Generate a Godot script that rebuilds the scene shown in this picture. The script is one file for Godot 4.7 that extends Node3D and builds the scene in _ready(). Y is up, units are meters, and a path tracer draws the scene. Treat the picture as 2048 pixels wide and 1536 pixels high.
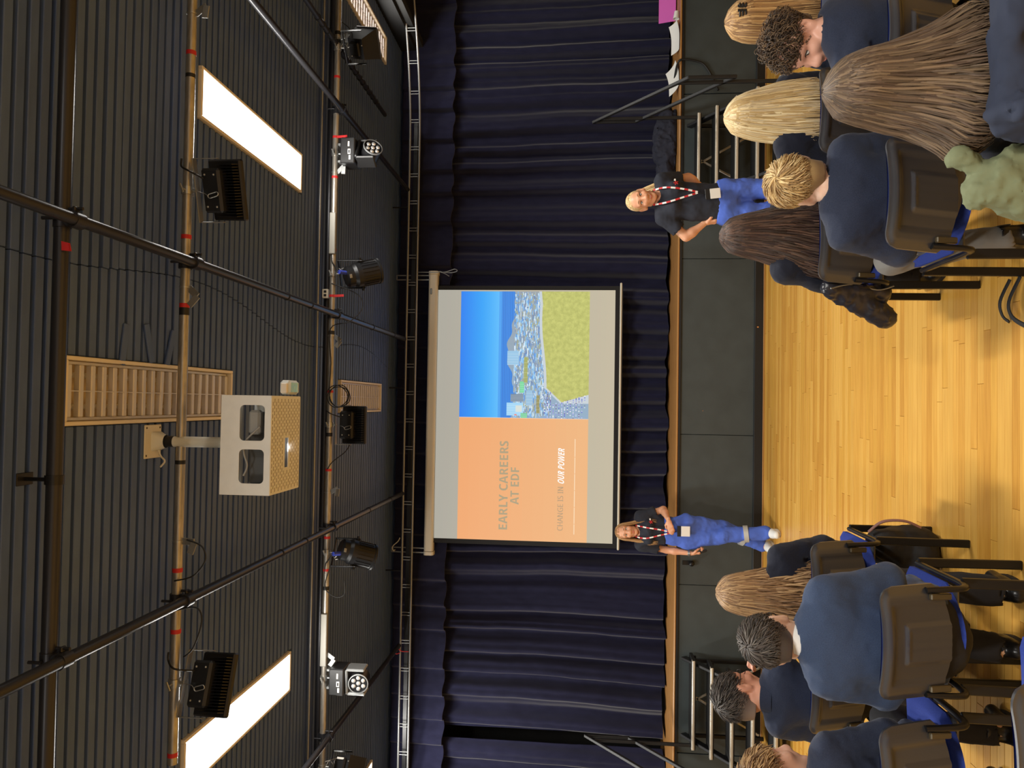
extends Node3D
# School drama hall: two speakers before a stage, pupils on chairs in the foreground, lighting bars under a slatted black ceiling.
# The phone was held upright but the picture is stored on its side, so the camera is rolled a quarter turn.

var M := {}
var exposure := 1.0

func _ready() -> void:
	# camera
	var cam := Camera3D.new()
	cam.name = "camera"
	add_child(cam)
	cam.keep_aspect = Camera3D.KEEP_HEIGHT
	cam.fov = 53.07
	cam.near = 0.05
	var bs := Basis(Vector3.UP, deg_to_rad(-1.42)) * Basis(Vector3.RIGHT, deg_to_rad(5.33)) * Basis(Vector3.BACK, deg_to_rad(0.78)) * Basis(Vector3(0, -1, 0), Vector3(1, 0, 0), Vector3(0, 0, 1))
	cam.transform = Transform3D(bs, Vector3(0, 1.865, 8.2))
	# closed room: no sky light
	var we := WorldEnvironment.new()
	we.name = "world_environment"
	add_child(we)
	var env := Environment.new()
	env.background_mode = Environment.BG_COLOR
	env.background_color = Color.BLACK
	env.tonemap_mode = Environment.TONE_MAPPER_LINEAR
	env.tonemap_exposure = exposure
	env.sdfgi_enabled = true; env.ssao_enabled = true; env.ssil_enabled = true
	we.environment = env
	make_mats()
	make_people_mats()
	# ceiling lights (each builder adds the fitting and its own lamp)
	var lit := Color(1.0, 0.985, 0.955)
	light_fitting("blazing white ceiling light panel on the side of the slide's blue picture", 1.735, 2.515, 4.075, 2, lit, LAMP)
	light_fitting("blazing white ceiling light panel on the orange slide's side, flood lamp overlapping it", -2.05, 2.515, 4.075, 2, lit, LAMP)
	light_fitting("unlit louvred ceiling light with bent louvre blades beside the projector pole", 0.022, 3.6, 5.15, 0, lit, 0.0)
	light_fitting("unlit louvred ceiling light farther off, behind the finned flood lamp and coiled cable", 0.035, 0.06, 1.45, 0, lit, 0.0)
	light_fitting("bright louvred ceiling light with sawtooth cream blades, behind a boxy flood lamp", 3.79, 0.12, 1.66, 1, lit, LAMP * 0.3)
	light_fitting("far blazing ceiling light panel near the narrow curtain's end of the stage", -3.95, 0.12, 1.66, 2, lit, LAMP)
	for x in [-2.05, 1.735]:
		light_fitting("ceiling light panel behind the camera, on the " + ("orange slide's" if x < 0 else "blue picture's") + " side", x, 7.3, 8.86, 2, lit, LAMP * 1.3)
	build_room()
	build_stage()
	build_screen()
	build_rig()
	build_seats()
	build_people()
	build_small()

const LAMP := 10.2
class Geo:
	var v := PackedVector3Array()
	var n := PackedVector3Array()
	var c := PackedColorArray()
	var u := PackedVector2Array()
	var idx := PackedInt32Array()
	var col := Color.WHITE

	func put(p: Vector3, nn: Vector3, uv := Vector2.ZERO) -> int:
		v.append(p); n.append(nn); c.append(col); u.append(uv)
		return v.size() - 1

	func tri(a: Vector3, b: Vector3, d: Vector3) -> void:
		var nn := (b - a).cross(d - a).normalized()
		var i := put(a, nn); put(b, nn); put(d, nn)
		idx.append_array(PackedInt32Array([i, i + 2, i + 1]))

	func quad(a: Vector3, b: Vector3, d: Vector3, e: Vector3, uvs := false) -> void:   # corners counter-clockwise seen from outside
		var nn := (d - a).cross(e - b).normalized()
		var i := put(a, nn, Vector2(0, 1)); put(b, nn, Vector2(1, 1)); put(d, nn, Vector2(1, 0)); put(e, nn, Vector2(0, 0))
		idx.append_array(PackedInt32Array([i, i + 2, i + 1, i, i + 3, i + 2]))

	func quad_out(a: Vector3, b: Vector3, d: Vector3, e: Vector3, from: Vector3) -> void:
		if (d - a).cross(e - b).dot((a + d) * 0.5 - from) > 0: quad(a, b, d, e)
		else: quad(a, e, d, b)

	func box(at: Vector3, s: Vector3, bs := Basis(), bev := 0.0) -> void:
		var h := s * 0.5
		bev = minf(bev, minf(h.x, minf(h.y, h.z)) * 0.9)
		var P := func(x: float, y: float, z: float, k: int) -> Vector3:   # corner, pushed in along all axes but k
			var q := Vector3(x * h.x, y * h.y, z * h.z)
			if k != 0: q.x -= x * bev
			if k != 1: q.y -= y * bev
			if k != 2: q.z -= z * bev
			return at + bs * q
		for k in 3:
			for sg in [-1.0, 1.0]:
				var q := []
				for m in [[-1.0, -1.0], [1.0, -1.0], [1.0, 1.0], [-1.0, 1.0]]:
					var w := [0.0, 0.0, 0.0]
					w[k] = sg; w[(k + 1) % 3] = m[0] * sg; w[(k + 2) % 3] = m[1]
					q.append(P.call(w[0], w[1], w[2], k))
				quad_out(q[0], q[1], q[2], q[3], at)
		if bev <= 0.0: return
		for k in 3:      # edges along axis k
			var i1 := (k + 1) % 3
			var i2 := (k + 2) % 3
			for s1 in [-1.0, 1.0]:
				for s2 in [-1.0, 1.0]:
					var wa := [0.0, 0.0, 0.0]
					var wb := [0.0, 0.0, 0.0]
					wa[k] = -1.0; wb[k] = 1.0
					wa[i1] = s1; wb[i1] = s1; wa[i2] = s2; wb[i2] = s2
					var a: Vector3 = P.call(wa[0], wa[1], wa[2], i1)
					var b: Vector3 = P.call(wb[0], wb[1], wb[2], i1)
					var d: Vector3 = P.call(wb[0], wb[1], wb[2], i2)
					var e: Vector3 = P.call(wa[0], wa[1], wa[2], i2)
					quad_out(a, b, d, e, at)
		for x in [-1.0, 1.0]:
			for y in [-1.0, 1.0]:
				for z in [-1.0, 1.0]:
					var a: Vector3 = P.call(x, y, z, 0)
					var b: Vector3 = P.call(x, y, z, 1)
					var d: Vector3 = P.call(x, y, z, 2)
					if (b - a).cross(d - a).dot(a - at) > 0: tri(a, b, d)
					else: tri(a, d, b)

	func bar(a: Vector3, b: Vector3, w: float, t: float, up := Vector3.UP, bev := 0.0) -> void:   # a square bar from a to b: w across, t along up
		var y := (b - a).normalized()
		var x := y.cross(up)
		if x.length() < 0.001: x = y.cross(Vector3.RIGHT)
		x = x.normalized()
		box((a + b) * 0.5, Vector3(w, a.distance_to(b), t), Basis(x, y, x.cross(y)), bev)

	func tube(pts: PackedVector3Array, r: Variant, seg := 8, caps := true, flat := 1.0, fax := Vector3.ZERO, closed := false) -> void:
		var m := pts.size()
		if m < 2: return
		var t0 := (pts[1] - pts[0]).normalized()
		var nx := t0.cross(fax if fax != Vector3.ZERO else (Vector3.UP if absf(t0.y) < 0.9 else Vector3.RIGHT))
		if nx.length() < 0.01: nx = t0.cross(Vector3.FORWARD)
		nx = nx.normalized()
		var base := v.size()
		for i in m:
			var t: Vector3
			if closed: t = (pts[(i + 1) % m] - pts[(i + m - 1) % m]).normalized()
			else: t = (pts[mini(i + 1, m - 1)] - pts[maxi(i - 1, 0)]).normalized()
			nx = (nx - t * nx.dot(t)).normalized()
			var ny := t.cross(nx)
			var rr: float = r if r is float else r[i]
			for j in seg:
				var a := TAU * j / seg
				var cs := cos(a); var sn := sin(a)
				put(pts[i] + nx * (cs * rr) + ny * (sn * rr * flat), (nx * cs * flat + ny * sn).normalized(), Vector2(float(j) / seg, float(i) / (m - 1)))
		var last := m if closed else m - 1
		for i in last:
			for j in seg:
				var a := base + i * seg + j
				var b := base + i * seg + (j + 1) % seg
				var d := base + ((i + 1) % m) * seg + (j + 1) % seg
				var e := base + ((i + 1) % m) * seg + j
				idx.append_array(PackedInt32Array([a, d, b, a, e, d]))
		if caps and not closed:
			for w in 2:
				var i := 0 if w == 0 else m - 1
				var nn := (pts[0] - pts[1]).normalized() if w == 0 else (pts[m - 1] - pts[m - 2]).normalized()
				var k := put(pts[i], nn)
				for j in seg: put(v[base + i * seg + j], nn)
				for j in seg:
					if w == 0: idx.append_array(PackedInt32Array([k, k + 1 + j, k + 1 + (j + 1) % seg]))
					else: idx.append_array(PackedInt32Array([k, k + 1 + (j + 1) % seg, k + 1 + j]))

	func rod(a: Vector3, b: Vector3, r: float, seg := 10) -> void:
		tube(PackedVector3Array([a, b]), r, seg)

	func lathe(prof: PackedVector2Array, tf: Transform3D, seg := 20) -> void:   # prof: (radius, height along y), bottom to top; flat shaded between rings, smooth round
		for i in prof.size() - 1:
			var p := prof[i]; var q := prof[i + 1]
			var nr := Vector2(q.y - p.y, p.x - q.x).normalized()
			var base := v.size()
			for j in seg + 1:
				var a := TAU * j / seg
				var d := Vector3(cos(a), 0, sin(a))
				var nn := (tf.basis * (d * nr.x + Vector3.UP * nr.y)).normalized()
				put(tf * (d * p.x + Vector3.UP * p.y), nn); put(tf * (d * q.x + Vector3.UP * q.y), nn)
			for j in seg:
				var k := base + j * 2
				idx.append_array(PackedInt32Array([k, k + 2, k + 3, k, k + 3, k + 1]))

	func grid(rows: Array, flip := false, wrap := false) -> void:   # smooth sheet
		var base := v.size()
		var R := rows.size()
		var C: int = rows[0].size()
		for i in R:
			for j in C:
				var up: Vector3 = rows[mini(i + 1, R - 1)][j] - rows[maxi(i - 1, 0)][j]
				var ac: Vector3 = rows[i][(j + 1) % C if wrap else mini(j + 1, C - 1)] - rows[i][(j + C - 1) % C if wrap else maxi(j - 1, 0)]
				var nn := ac.cross(up).normalized()
				put(rows[i][j], -nn if flip else nn, Vector2(float(j) / (C - 1), 1.0 - float(i) / (R - 1)))
		for i in R - 1:
			for j in (C if wrap else C - 1):
				var a := base + i * C + j
				var b := base + i * C + (j + 1) % C
				var d := b + C
				var e := a + C
				if flip: idx.append_array(PackedInt32Array([a, b, d, a, d, e]))
				else: idx.append_array(PackedInt32Array([a, d, b, a, e, d]))

	func ball(at: Vector3, r: Vector3, bs := Basis(), seg := 12, ring := 8) -> void:
		var base := v.size()
		for i in ring + 1:
			var th := PI * i / ring
			for j in seg:
				var a := TAU * j / seg
				var d := Vector3(sin(th) * cos(a), cos(th), sin(th) * sin(a))
				put(at + bs * (d * r), (bs * (d / r)).normalized())
		for i in ring:
			for j in seg:
				var a := base + i * seg + j
				var b := base + i * seg + (j + 1) % seg
				idx.append_array(PackedInt32Array([a, b + seg, b, a, a + seg, b + seg]))

	func prism(poly: PackedVector2Array, d0: float, d1: float, tf := Transform3D()) -> void:   # outline in x,y, counter-clockwise, pulled along z
		var t := Geometry2D.triangulate_polygon(poly)
		var nf := (tf.basis * Vector3.BACK).normalized()
		for w in 2:
			var base := v.size()
			for p in poly: put(tf * Vector3(p.x, p.y, d1 if w == 0 else d0), nf if w == 0 else -nf)
			for i in range(0, t.size(), 3):
				var a := poly[t[i]]; var b := poly[t[i + 1]]; var d := poly[t[i + 2]]
				var ccw := (b - a).cross(d - a) > 0
				if ccw == (w == 0): idx.append_array(PackedInt32Array([base + t[i], base + t[i + 2], base + t[i + 1]]))
				else: idx.append_array(PackedInt32Array([base + t[i], base + t[i + 1], base + t[i + 2]]))
		for i in poly.size():
			var p := poly[i]; var q := poly[(i + 1) % poly.size()]
			quad(tf * Vector3(p.x, p.y, d0), tf * Vector3(q.x, q.y, d0), tf * Vector3(q.x, q.y, d1), tf * Vector3(p.x, p.y, d1))

	func add(g: Geo, tf := Transform3D()) -> void:
		var base := v.size()
		for i in g.v.size():
			v.append(tf * g.v[i]); n.append((tf.basis * g.n[i]).normalized()); c.append(g.c[i]); u.append(g.u[i])
		for i in g.idx: idx.append(base + i)

	func mesh() -> ArrayMesh:
		var a := []
		a.resize(Mesh.ARRAY_MAX)
		a[Mesh.ARRAY_VERTEX] = v; a[Mesh.ARRAY_NORMAL] = n; a[Mesh.ARRAY_COLOR] = c; a[Mesh.ARRAY_TEX_UV] = u; a[Mesh.ARRAY_INDEX] = idx
		var m := ArrayMesh.new()
		m.add_surface_from_arrays(Mesh.PRIMITIVE_TRIANGLES, a)
		return m


class Field:      # smooth union of capsules and ellipsoids on a grid, meshed as surface nets
	var P := []
	var cuts := []      # ellipsoids taken away
	var planes := []    # [normal, offset]: what lies beyond is taken away
	var cell := 0.012
	var soft := 0.012
	var amp := 0.0      # folds
	var noise: FastNoiseLite

	func _init(c := 0.012, s := 0.012) -> void:
		cell = c; soft = s

	func cap(a: Vector3, b: Vector3, ra: float, rb: float, ax := Vector3.ZERO, f := 1.0) -> void:   # f > 1 makes it thinner along ax
		P.append([0, a, b, ra, rb, ax, f - 1.0])

	func ell(c: Vector3, r: Vector3, bs := Basis()) -> void:
		P.append([1, c, r, bs])

	func cut(c: Vector3, r: Vector3, bs := Basis()) -> void:
		cuts.append([c, r, bs])

	func build(g: Geo, tf := Transform3D(), tint: Variant = null) -> void:
		var lo := Vector3.INF; var hi := -Vector3.INF
		var mar := cell * 2.0 + soft * 5.0
		for p in P:
			var a: Vector3; var b: Vector3
			if p[0] == 0:
				a = p[1].min(p[2]) - Vector3.ONE * maxf(p[3], p[4]); b = p[1].max(p[2]) + Vector3.ONE * maxf(p[3], p[4])
			else:
				var r: Vector3 = p[2]; var bs: Basis = p[3]
				var e := Vector3(absf(bs.x.x) * r.x + absf(bs.y.x) * r.y + absf(bs.z.x) * r.z, absf(bs.x.y) * r.x + absf(bs.y.y) * r.y + absf(bs.z.y) * r.z, absf(bs.x.z) * r.x + absf(bs.y.z) * r.y + absf(bs.z.z) * r.z)
				a = p[1] - e; b = p[1] + e
			p.append(a - Vector3.ONE * mar); p.append(b + Vector3.ONE * mar)
			lo = lo.min(a); hi = hi.max(b)
		lo -= Vector3.ONE * (cell * 3.0 + soft); hi += Vector3.ONE * (cell * 3.0 + soft)
		var nx := int((hi.x - lo.x) / cell) + 2
		var ny := int((hi.y - lo.y) / cell) + 2
		var nz := int((hi.z - lo.z) / cell) + 2
		var S := PackedFloat32Array()
		S.resize(nx * ny * nz)
		var ks := -1.0 / soft
		for p in P:
			var a: Vector3 = p[p.size() - 2]; var b: Vector3 = p[p.size() - 1]
			var i0 := maxi(0, int((a.x - lo.x) / cell)); var i1 := mini(nx - 1, int((b.x - lo.x) / cell) + 1)
			var j0 := maxi(0, int((a.y - lo.y) / cell)); var j1 := mini(ny - 1, int((b.y - lo.y) / cell) + 1)
			var k0 := maxi(0, int((a.z - lo.z) / cell)); var k1 := mini(nz - 1, int((b.z - lo.z) / cell) + 1)
			if p[0] == 0:
				var pa: Vector3 = p[1]; var ax: Vector3 = p[5]; var f: float = p[6]
				var ba: Vector3 = p[2] - pa
				if f != 0.0: ba += ax * (ba.dot(ax) * f)
				var inv := 1.0 / maxf(ba.length_squared(), 1e-9)
				var ra: float = p[3]; var dr: float = p[4] - ra
				for k in range(k0, k1 + 1):
					for j in range(j0, j1 + 1):
						var o := (k * ny + j) * nx
						for i in range(i0, i1 + 1):
							var q := Vector3(lo.x + i * cell, lo.y + j * cell, lo.z + k * cell) - pa
							if f != 0.0: q += ax * (q.dot(ax) * f)
							var h := clampf(q.dot(ba) * inv, 0.0, 1.0)
							var d := (q - ba * h).length() - ra - dr * h
							if d < mar: S[o + i] += exp(d * ks)
			else:
				var c: Vector3 = p[1]; var r: Vector3 = p[2]; var bt: Basis = (p[3] as Basis).transposed()
				var r2 := r * r
				for k in range(k0, k1 + 1):
					for j in range(j0, j1 + 1):
						var o := (k * ny + j) * nx
						for i in range(i0, i1 + 1):
							var q := bt * (Vector3(lo.x + i * cell, lo.y + j * cell, lo.z + k * cell) - c)
							var e0 := (q / r).length()
							var e1 := maxf((q / r2).length(), 1e-6)
							var d := e0 * (e0 - 1.0) / e1
							if d < mar: S[o + i] += exp(maxf(d, -0.2) * ks)
		for i in S.size():
			var s := S[i]
			S[i] = 1.0 if s < 1e-6 else -soft * log(s)
		if cuts or planes or amp > 0.0:
			for k in nz:
				for j in ny:
					var o := (k * ny + j) * nx
					for i in nx:
						var d := S[o + i]
						if d > 0.05: continue
						var q := Vector3(lo.x + i * cell, lo.y + j * cell, lo.z + k * cell)
						if amp > 0.0 and d > -0.05: d += amp * noise.get_noise_3dv(q)
						for t in planes:
							d = maxf(d, q.dot(t[0]) - t[1])
						for t in cuts:
							var w: Vector3 = (t[2] as Basis).transposed() * (q - t[0])
							var e0: float = (w / t[1]).length()
							if e0 < 2.0:
								var e1 := maxf((w / (t[1] * t[1])).length(), 1e-6)
								d = maxf(d, -e0 * (e0 - 1.0) / e1)
						S[o + i] = d
		var vid := {}
		var base := g.v.size()
		var lim := cell * 3.5
		var nxy := nx * ny
		var offs := [0, 1, nx, nx + 1, nxy, nxy + 1, nxy + nx, nxy + nx + 1]
		var E := [[0, 1], [2, 3], [4, 5], [6, 7], [0, 2], [1, 3], [4, 6], [5, 7], [0, 4], [1, 5], [2, 6], [3, 7]]
		var CP := [Vector3(0, 0, 0), Vector3(1, 0, 0), Vector3(0, 1, 0), Vector3(1, 1, 0), Vector3(0, 0, 1), Vector3(1, 0, 1), Vector3(0, 1, 1), Vector3(1, 1, 1)]
		var vs := []
		vs.resize(8)
		var cells := PackedInt32Array()
		var pos := PackedVector3Array()
		for k in nz - 1:
			for j in ny - 1:
				var o := k * nxy + j * nx
				for i in nx - 1:
					var d0 := S[o + i]
					if d0 > lim or d0 < -lim: continue
					var neg := 0
					for m in 8:
						var s := S[o + i + offs[m]]
						vs[m] = s
						if s < 0.0: neg += 1
					if neg == 0 or neg == 8: continue
					var sum := Vector3.ZERO; var cnt := 0
					for e in E:
						var s0: float = vs[e[0]]; var s1: float = vs[e[1]]
						if (s0 < 0.0) != (s1 < 0.0):
							sum += (CP[e[0]] as Vector3).lerp(CP[e[1]], s0 / (s0 - s1)); cnt += 1
					vid[o + i] = pos.size()
					cells.append(o + i)
					pos.append(lo + (Vector3(i, j, k) + sum / cnt) * cell)
		var nor := PackedVector3Array()
		nor.resize(pos.size())
		var tr := PackedInt32Array()
		for q in cells.size():
			var o := cells[q]
			var inside := S[o] < 0.0
			for t in 3:
				var st: int = [1, nx, nxy][t]
				if (S[o + st] < 0.0) == inside: continue
				var du: int = [nx, nxy, 1][t]; var dv: int = [nxy, 1, nx][t]
				if not (vid.has(o - du) and vid.has(o - dv) and vid.has(o - du - dv)): continue
				var A: int = vid[o]; var B: int = vid[o - du]; var C: int = vid[o - du - dv]; var D: int = vid[o - dv]
				if not inside: var x := B; B = D; D = x
				var nn := (pos[C] - pos[A]).cross(pos[D] - pos[B])
				nor[A] += nn; nor[B] += nn; nor[C] += nn; nor[D] += nn
				tr.append_array(PackedInt32Array([A, C, B, A, D, C]))
		for i in pos.size():
			var nn := nor[i].normalized()
			if tint != null: g.col = tint.call(pos[i], nn)
			g.put(tf * pos[i], (tf.basis * nn).normalized())
		for i in tr: g.idx.append(base + i)


func part(called: String, g: Geo, m: Material, parent: Node = self) -> MeshInstance3D:
	var o := MeshInstance3D.new()
	o.name = called
	o.mesh = g.mesh()
	o.material_override = m
	parent.add_child(o, true)
	return o

func thing(called: String, label: String, category: String, at := Vector3.ZERO, group := "") -> Node3D:
	var o := Node3D.new()
	o.name = called
	add_child(o, true)
	o.position = at
	tag(o, label, category, group)
	return o

func tag(o: Node, label: String, category: String, group := "") -> void:
	o.set_meta("label", label)
	o.set_meta("category", category)
	if group: o.set_meta("group", group)

func struct(called: String, g: Geo, m: Material) -> MeshInstance3D:
	var o := part(called, g, m)
	o.set_meta("kind", "structure")
	return o

func rgb(r: int, g: int, b: int) -> Color:
	return Color(r / 255.0, g / 255.0, b / 255.0)

func mat(c: Color, rough := 0.6, metal := 0.0, spec := 0.5) -> StandardMaterial3D:
	var m := StandardMaterial3D.new()
	m.albedo_color = c; m.roughness = rough; m.metallic = metal; m.metallic_specular = spec
	return m

func noise_tex(seed_: int, freq: float, lo: Color, hi: Color, size := 256, fractal := 4, normal := false) -> NoiseTexture2D:
	var f := FastNoiseLite.new()
	f.seed = seed_; f.frequency = freq; f.fractal_octaves = fractal
	var t := NoiseTexture2D.new()
	t.width = size; t.height = size; t.seamless = true; t.noise = f
	if normal:
		t.as_normal_map = true; t.bump_strength = 4.0
	else:
		var g := Gradient.new()
		g.set_color(0, lo); g.set_color(1, hi)
		t.color_ramp = g
	return t

func tri_tex(m: StandardMaterial3D, tex: Texture2D, sc: Vector3, world := true) -> StandardMaterial3D:
	m.albedo_texture = tex
	m.uv1_triplanar = true; m.uv1_world_triplanar = world; m.uv1_scale = sc
	return m

func vmat(rough := 0.5, spec := 0.5) -> StandardMaterial3D:
	var m := mat(Color.WHITE, rough, 0.0, spec)
	m.vertex_color_use_as_albedo = true
	return m

func lin(c: Color) -> Color:
	return c.srgb_to_linear()

func curve(pts: Array, steps := 6) -> PackedVector3Array:     # smooth path through points
	var out := PackedVector3Array()
	for i in pts.size() - 1:
		var a: Vector3 = pts[maxi(i - 1, 0)]; var b: Vector3 = pts[i]; var d: Vector3 = pts[i + 1]; var e: Vector3 = pts[mini(i + 2, pts.size() - 1)]
		for k in steps: out.append(b.cubic_interpolate(d, a, e, float(k) / steps))
	out.append(pts[-1])
	return out

func rrect(w: float, h: float, r: float, seg := 4, cx := 0.0, cy := 0.0) -> PackedVector2Array:
	var p := PackedVector2Array()
	for q in 4:
		var c := Vector2((w / 2 - r) * (1 if q in [0, 3] else -1) + cx, (h / 2 - r) * (1 if q in [0, 1] else -1) + cy)
		for k in seg + 1:
			var a := PI / 2 * (q + float(k) / seg)
			p.append(c + Vector2(cos(a), sin(a)) * r)
	return p
# ---------------------------------------------------------------- people (built facing +z, origin on the floor)

func head_field(f: Field, male := false) -> void:      # centre between the ears, crown at y 0.115, chin at -0.115, face towards +z
	f.ell(Vector3(0, 0.028, -0.018), Vector3(0.074, 0.086, 0.093))
	f.ell(Vector3(0, 0.03, 0.02), Vector3(0.066, 0.07, 0.066))
	f.ell(Vector3(0, -0.035, 0.03), Vector3(0.057, 0.075, 0.056))
	var j := 0.004 if male else 0.0
	f.cap(Vector3(-0.038 - j, -0.07, 0.0), Vector3(-0.012, -0.098, 0.062 + j), 0.024, 0.017)
	f.cap(Vector3(0.038 + j, -0.07, 0.0), Vector3(0.012, -0.098, 0.062 + j), 0.024, 0.017)
	f.ell(Vector3(0, -0.1, 0.07 + j), Vector3(0.019, 0.015, 0.015))
	f.cap(Vector3(0, 0.012, 0.083), Vector3(0, -0.03, 0.104), 0.0085, 0.0115)
	f.ell(Vector3(0, -0.036, 0.103), Vector3(0.011, 0.009, 0.011))
	for s in [-1, 1]:
		f.ell(Vector3(0.012 * s, -0.04, 0.094), Vector3(0.0085, 0.007, 0.01))
		f.ell(Vector3(0.036 * s, -0.028, 0.062), Vector3(0.024, 0.022, 0.022))
		f.cap(Vector3(0.014 * s, 0.026, 0.083), Vector3(0.046 * s, 0.022, 0.066), 0.009, 0.009)
		f.cut(Vector3(0.031 * s, 0.004, 0.092), Vector3(0.016, 0.01, 0.013))
		f.ell(Vector3(0.078 * s, -0.006, -0.008), Vector3(0.009, 0.031, 0.019), Basis(Vector3.UP, -0.45 * s) * Basis(Vector3.RIGHT, -0.2))
		f.ell(Vector3(0.077 * s, -0.03, 0.0), Vector3(0.008, 0.012, 0.01))
		f.cut(Vector3(0.09 * s, -0.004, 0.0), Vector3(0.008, 0.016, 0.009), Basis(Vector3.UP, -0.45 * s))
	f.ell(Vector3(0, -0.062, 0.083), Vector3(0.024, 0.017, 0.012))

func face(t: Transform3D, o: Node, lipcol: Color, brow: Color, iris: Color, smile := 0.0) -> void:
	for s in [-1, 1]:
		var g := Geo.new()
		g.ball(t * Vector3(0.031 * s, 0.004, 0.0725), Vector3.ONE * 0.0118, t.basis)
		var e := part("eye", g, M.eye, o)
		g = Geo.new()
		g.ball(t * Vector3(0.030 * s, 0.003, 0.0815), Vector3(0.0056, 0.0056, 0.0034), t.basis)
		part("iris", g, mat(iris, 0.25), e)
		g = Geo.new()
		g.tube(curve([t * Vector3(0.018 * s, 0.007, 0.0835), t * Vector3(0.031 * s, 0.0125, 0.0845), t * Vector3(0.045 * s, 0.006, 0.0755)], 4), 0.0022, 6)
		part("eyelash", g, M.lash, e)
		g = Geo.new()
		g.tube(curve([t * Vector3(0.013 * s, 0.026, 0.0935), t * Vector3(0.03 * s, 0.032, 0.0875), t * Vector3(0.047 * s, 0.025, 0.074)], 4), PackedFloat32Array([0.0022, 0.003, 0.0032, 0.0032, 0.003, 0.0027, 0.0022, 0.0016, 0.001]), 6)
		part("eyebrow", g, mat(brow, 0.8), o)
	var g := Geo.new()
	var w := 0.021 + smile * 0.008
	var up := smile * 0.008
	g.tube(curve([t * Vector3(-w, -0.06 + up, 0.083), t * Vector3(-0.006, -0.0565, 0.0955), t * Vector3(0, -0.058, 0.096), t * Vector3(0.006, -0.0565, 0.0955), t * Vector3(w, -0.06 + up, 0.083)], 4), PackedFloat32Array([0.001, 0.002, 0.003, 0.0035, 0.0038, 0.0038, 0.0036, 0.0036, 0.0036, 0.0038, 0.0038, 0.0035, 0.003, 0.002, 0.0015, 0.0012, 0.001]), 6)
	g.tube(curve([t * Vector3(-w, -0.061 + up, 0.083), t * Vector3(-0.009, -0.0685 - smile * 0.003, 0.094), t * Vector3(0.009, -0.0685 - smile * 0.003, 0.094), t * Vector3(w, -0.061 + up, 0.083)], 4), PackedFloat32Array([0.001, 0.002, 0.003, 0.004, 0.0045, 0.0047, 0.0048, 0.0047, 0.0045, 0.004, 0.003, 0.002, 0.001]), 6)
	part("lips", g, mat(lipcol, 0.4), o)
	if smile > 0.3:
		g = Geo.new()
		g.tube(curve([t * Vector3(-w + 0.004, -0.061 + up * 0.8, 0.085), t * Vector3(-0.008, -0.0628, 0.0942), t * Vector3(0.008, -0.0628, 0.0942), t * Vector3(w - 0.004, -0.061 + up * 0.8, 0.085)], 4), 0.0036, 6)
		part("teeth", g, M.teeth, o)

func hand_field(f: Field, wr: Vector3, dir: Vector3, nrm: Vector3, side: float, curl: float, sc := 1.0, spread := 0.0) -> Vector3:   # nrm: out of the back of the hand; side +1 puts the thumb on dir x nrm
	dir = dir.normalized()
	var ac := dir.cross(nrm).normalized()
	nrm = ac.cross(dir).normalized()
	f.cap(wr - dir * 0.02 * sc, wr + dir * 0.015 * sc, 0.023 * sc, 0.024 * sc, nrm, 1.25)
	for q in 4:
		var x: float = (0.027 - 0.018 * q) * sc * side
		var kn: Vector3 = wr + dir * (0.088 - [0.004, 0.0, 0.003, 0.01][q]) * sc + ac * x
		f.cap(wr + dir * 0.02 * sc + ac * x * 0.55, kn, 0.0135 * sc, 0.0105 * sc)
		var d := (dir + ac * spread * (1.5 - q) * side).normalized()
		var p := kn
		var a := curl * 0.55
		var L: Array = [[0.04, 0.025, 0.02], [0.044, 0.029, 0.021], [0.041, 0.026, 0.021], [0.032, 0.02, 0.018]][q]
		for sgm in 3:
			d = d.rotated(ac, -a if (d.rotated(ac, -0.1).dot(nrm) < d.dot(nrm)) else a)
			var e: Vector3 = p + d * L[sgm] * sc
			f.cap(p, e, (0.0095 - 0.0008 * sgm) * sc, (0.0088 - 0.0009 * sgm) * sc)
			p = e
			a = curl * [0.9, 0.6, 0.0][sgm]
	var t0 := wr + dir * 0.022 * sc + ac * 0.022 * sc * side
	var t1 := t0 + (dir * 0.62 + ac * 0.7 * side - nrm * 0.45).normalized() * 0.045 * sc
	var t2 := t1 + (dir * 0.85 + ac * (0.35 - curl * 0.5) * side - nrm * (0.3 + curl * 0.3)).normalized() * 0.033 * sc
	var t3 := t2 + (dir * 0.9 + ac * (0.1 - curl * 0.7) * side - nrm * (0.2 + curl * 0.3)).normalized() * 0.026 * sc
	f.cap(t0, t1, 0.0145 * sc, 0.011 * sc)
	f.cap(t1, t2, 0.011 * sc, 0.0095 * sc)
	f.cap(t2, t3, 0.0095 * sc, 0.008 * sc)
	return wr + dir * 0.1 * sc

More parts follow.
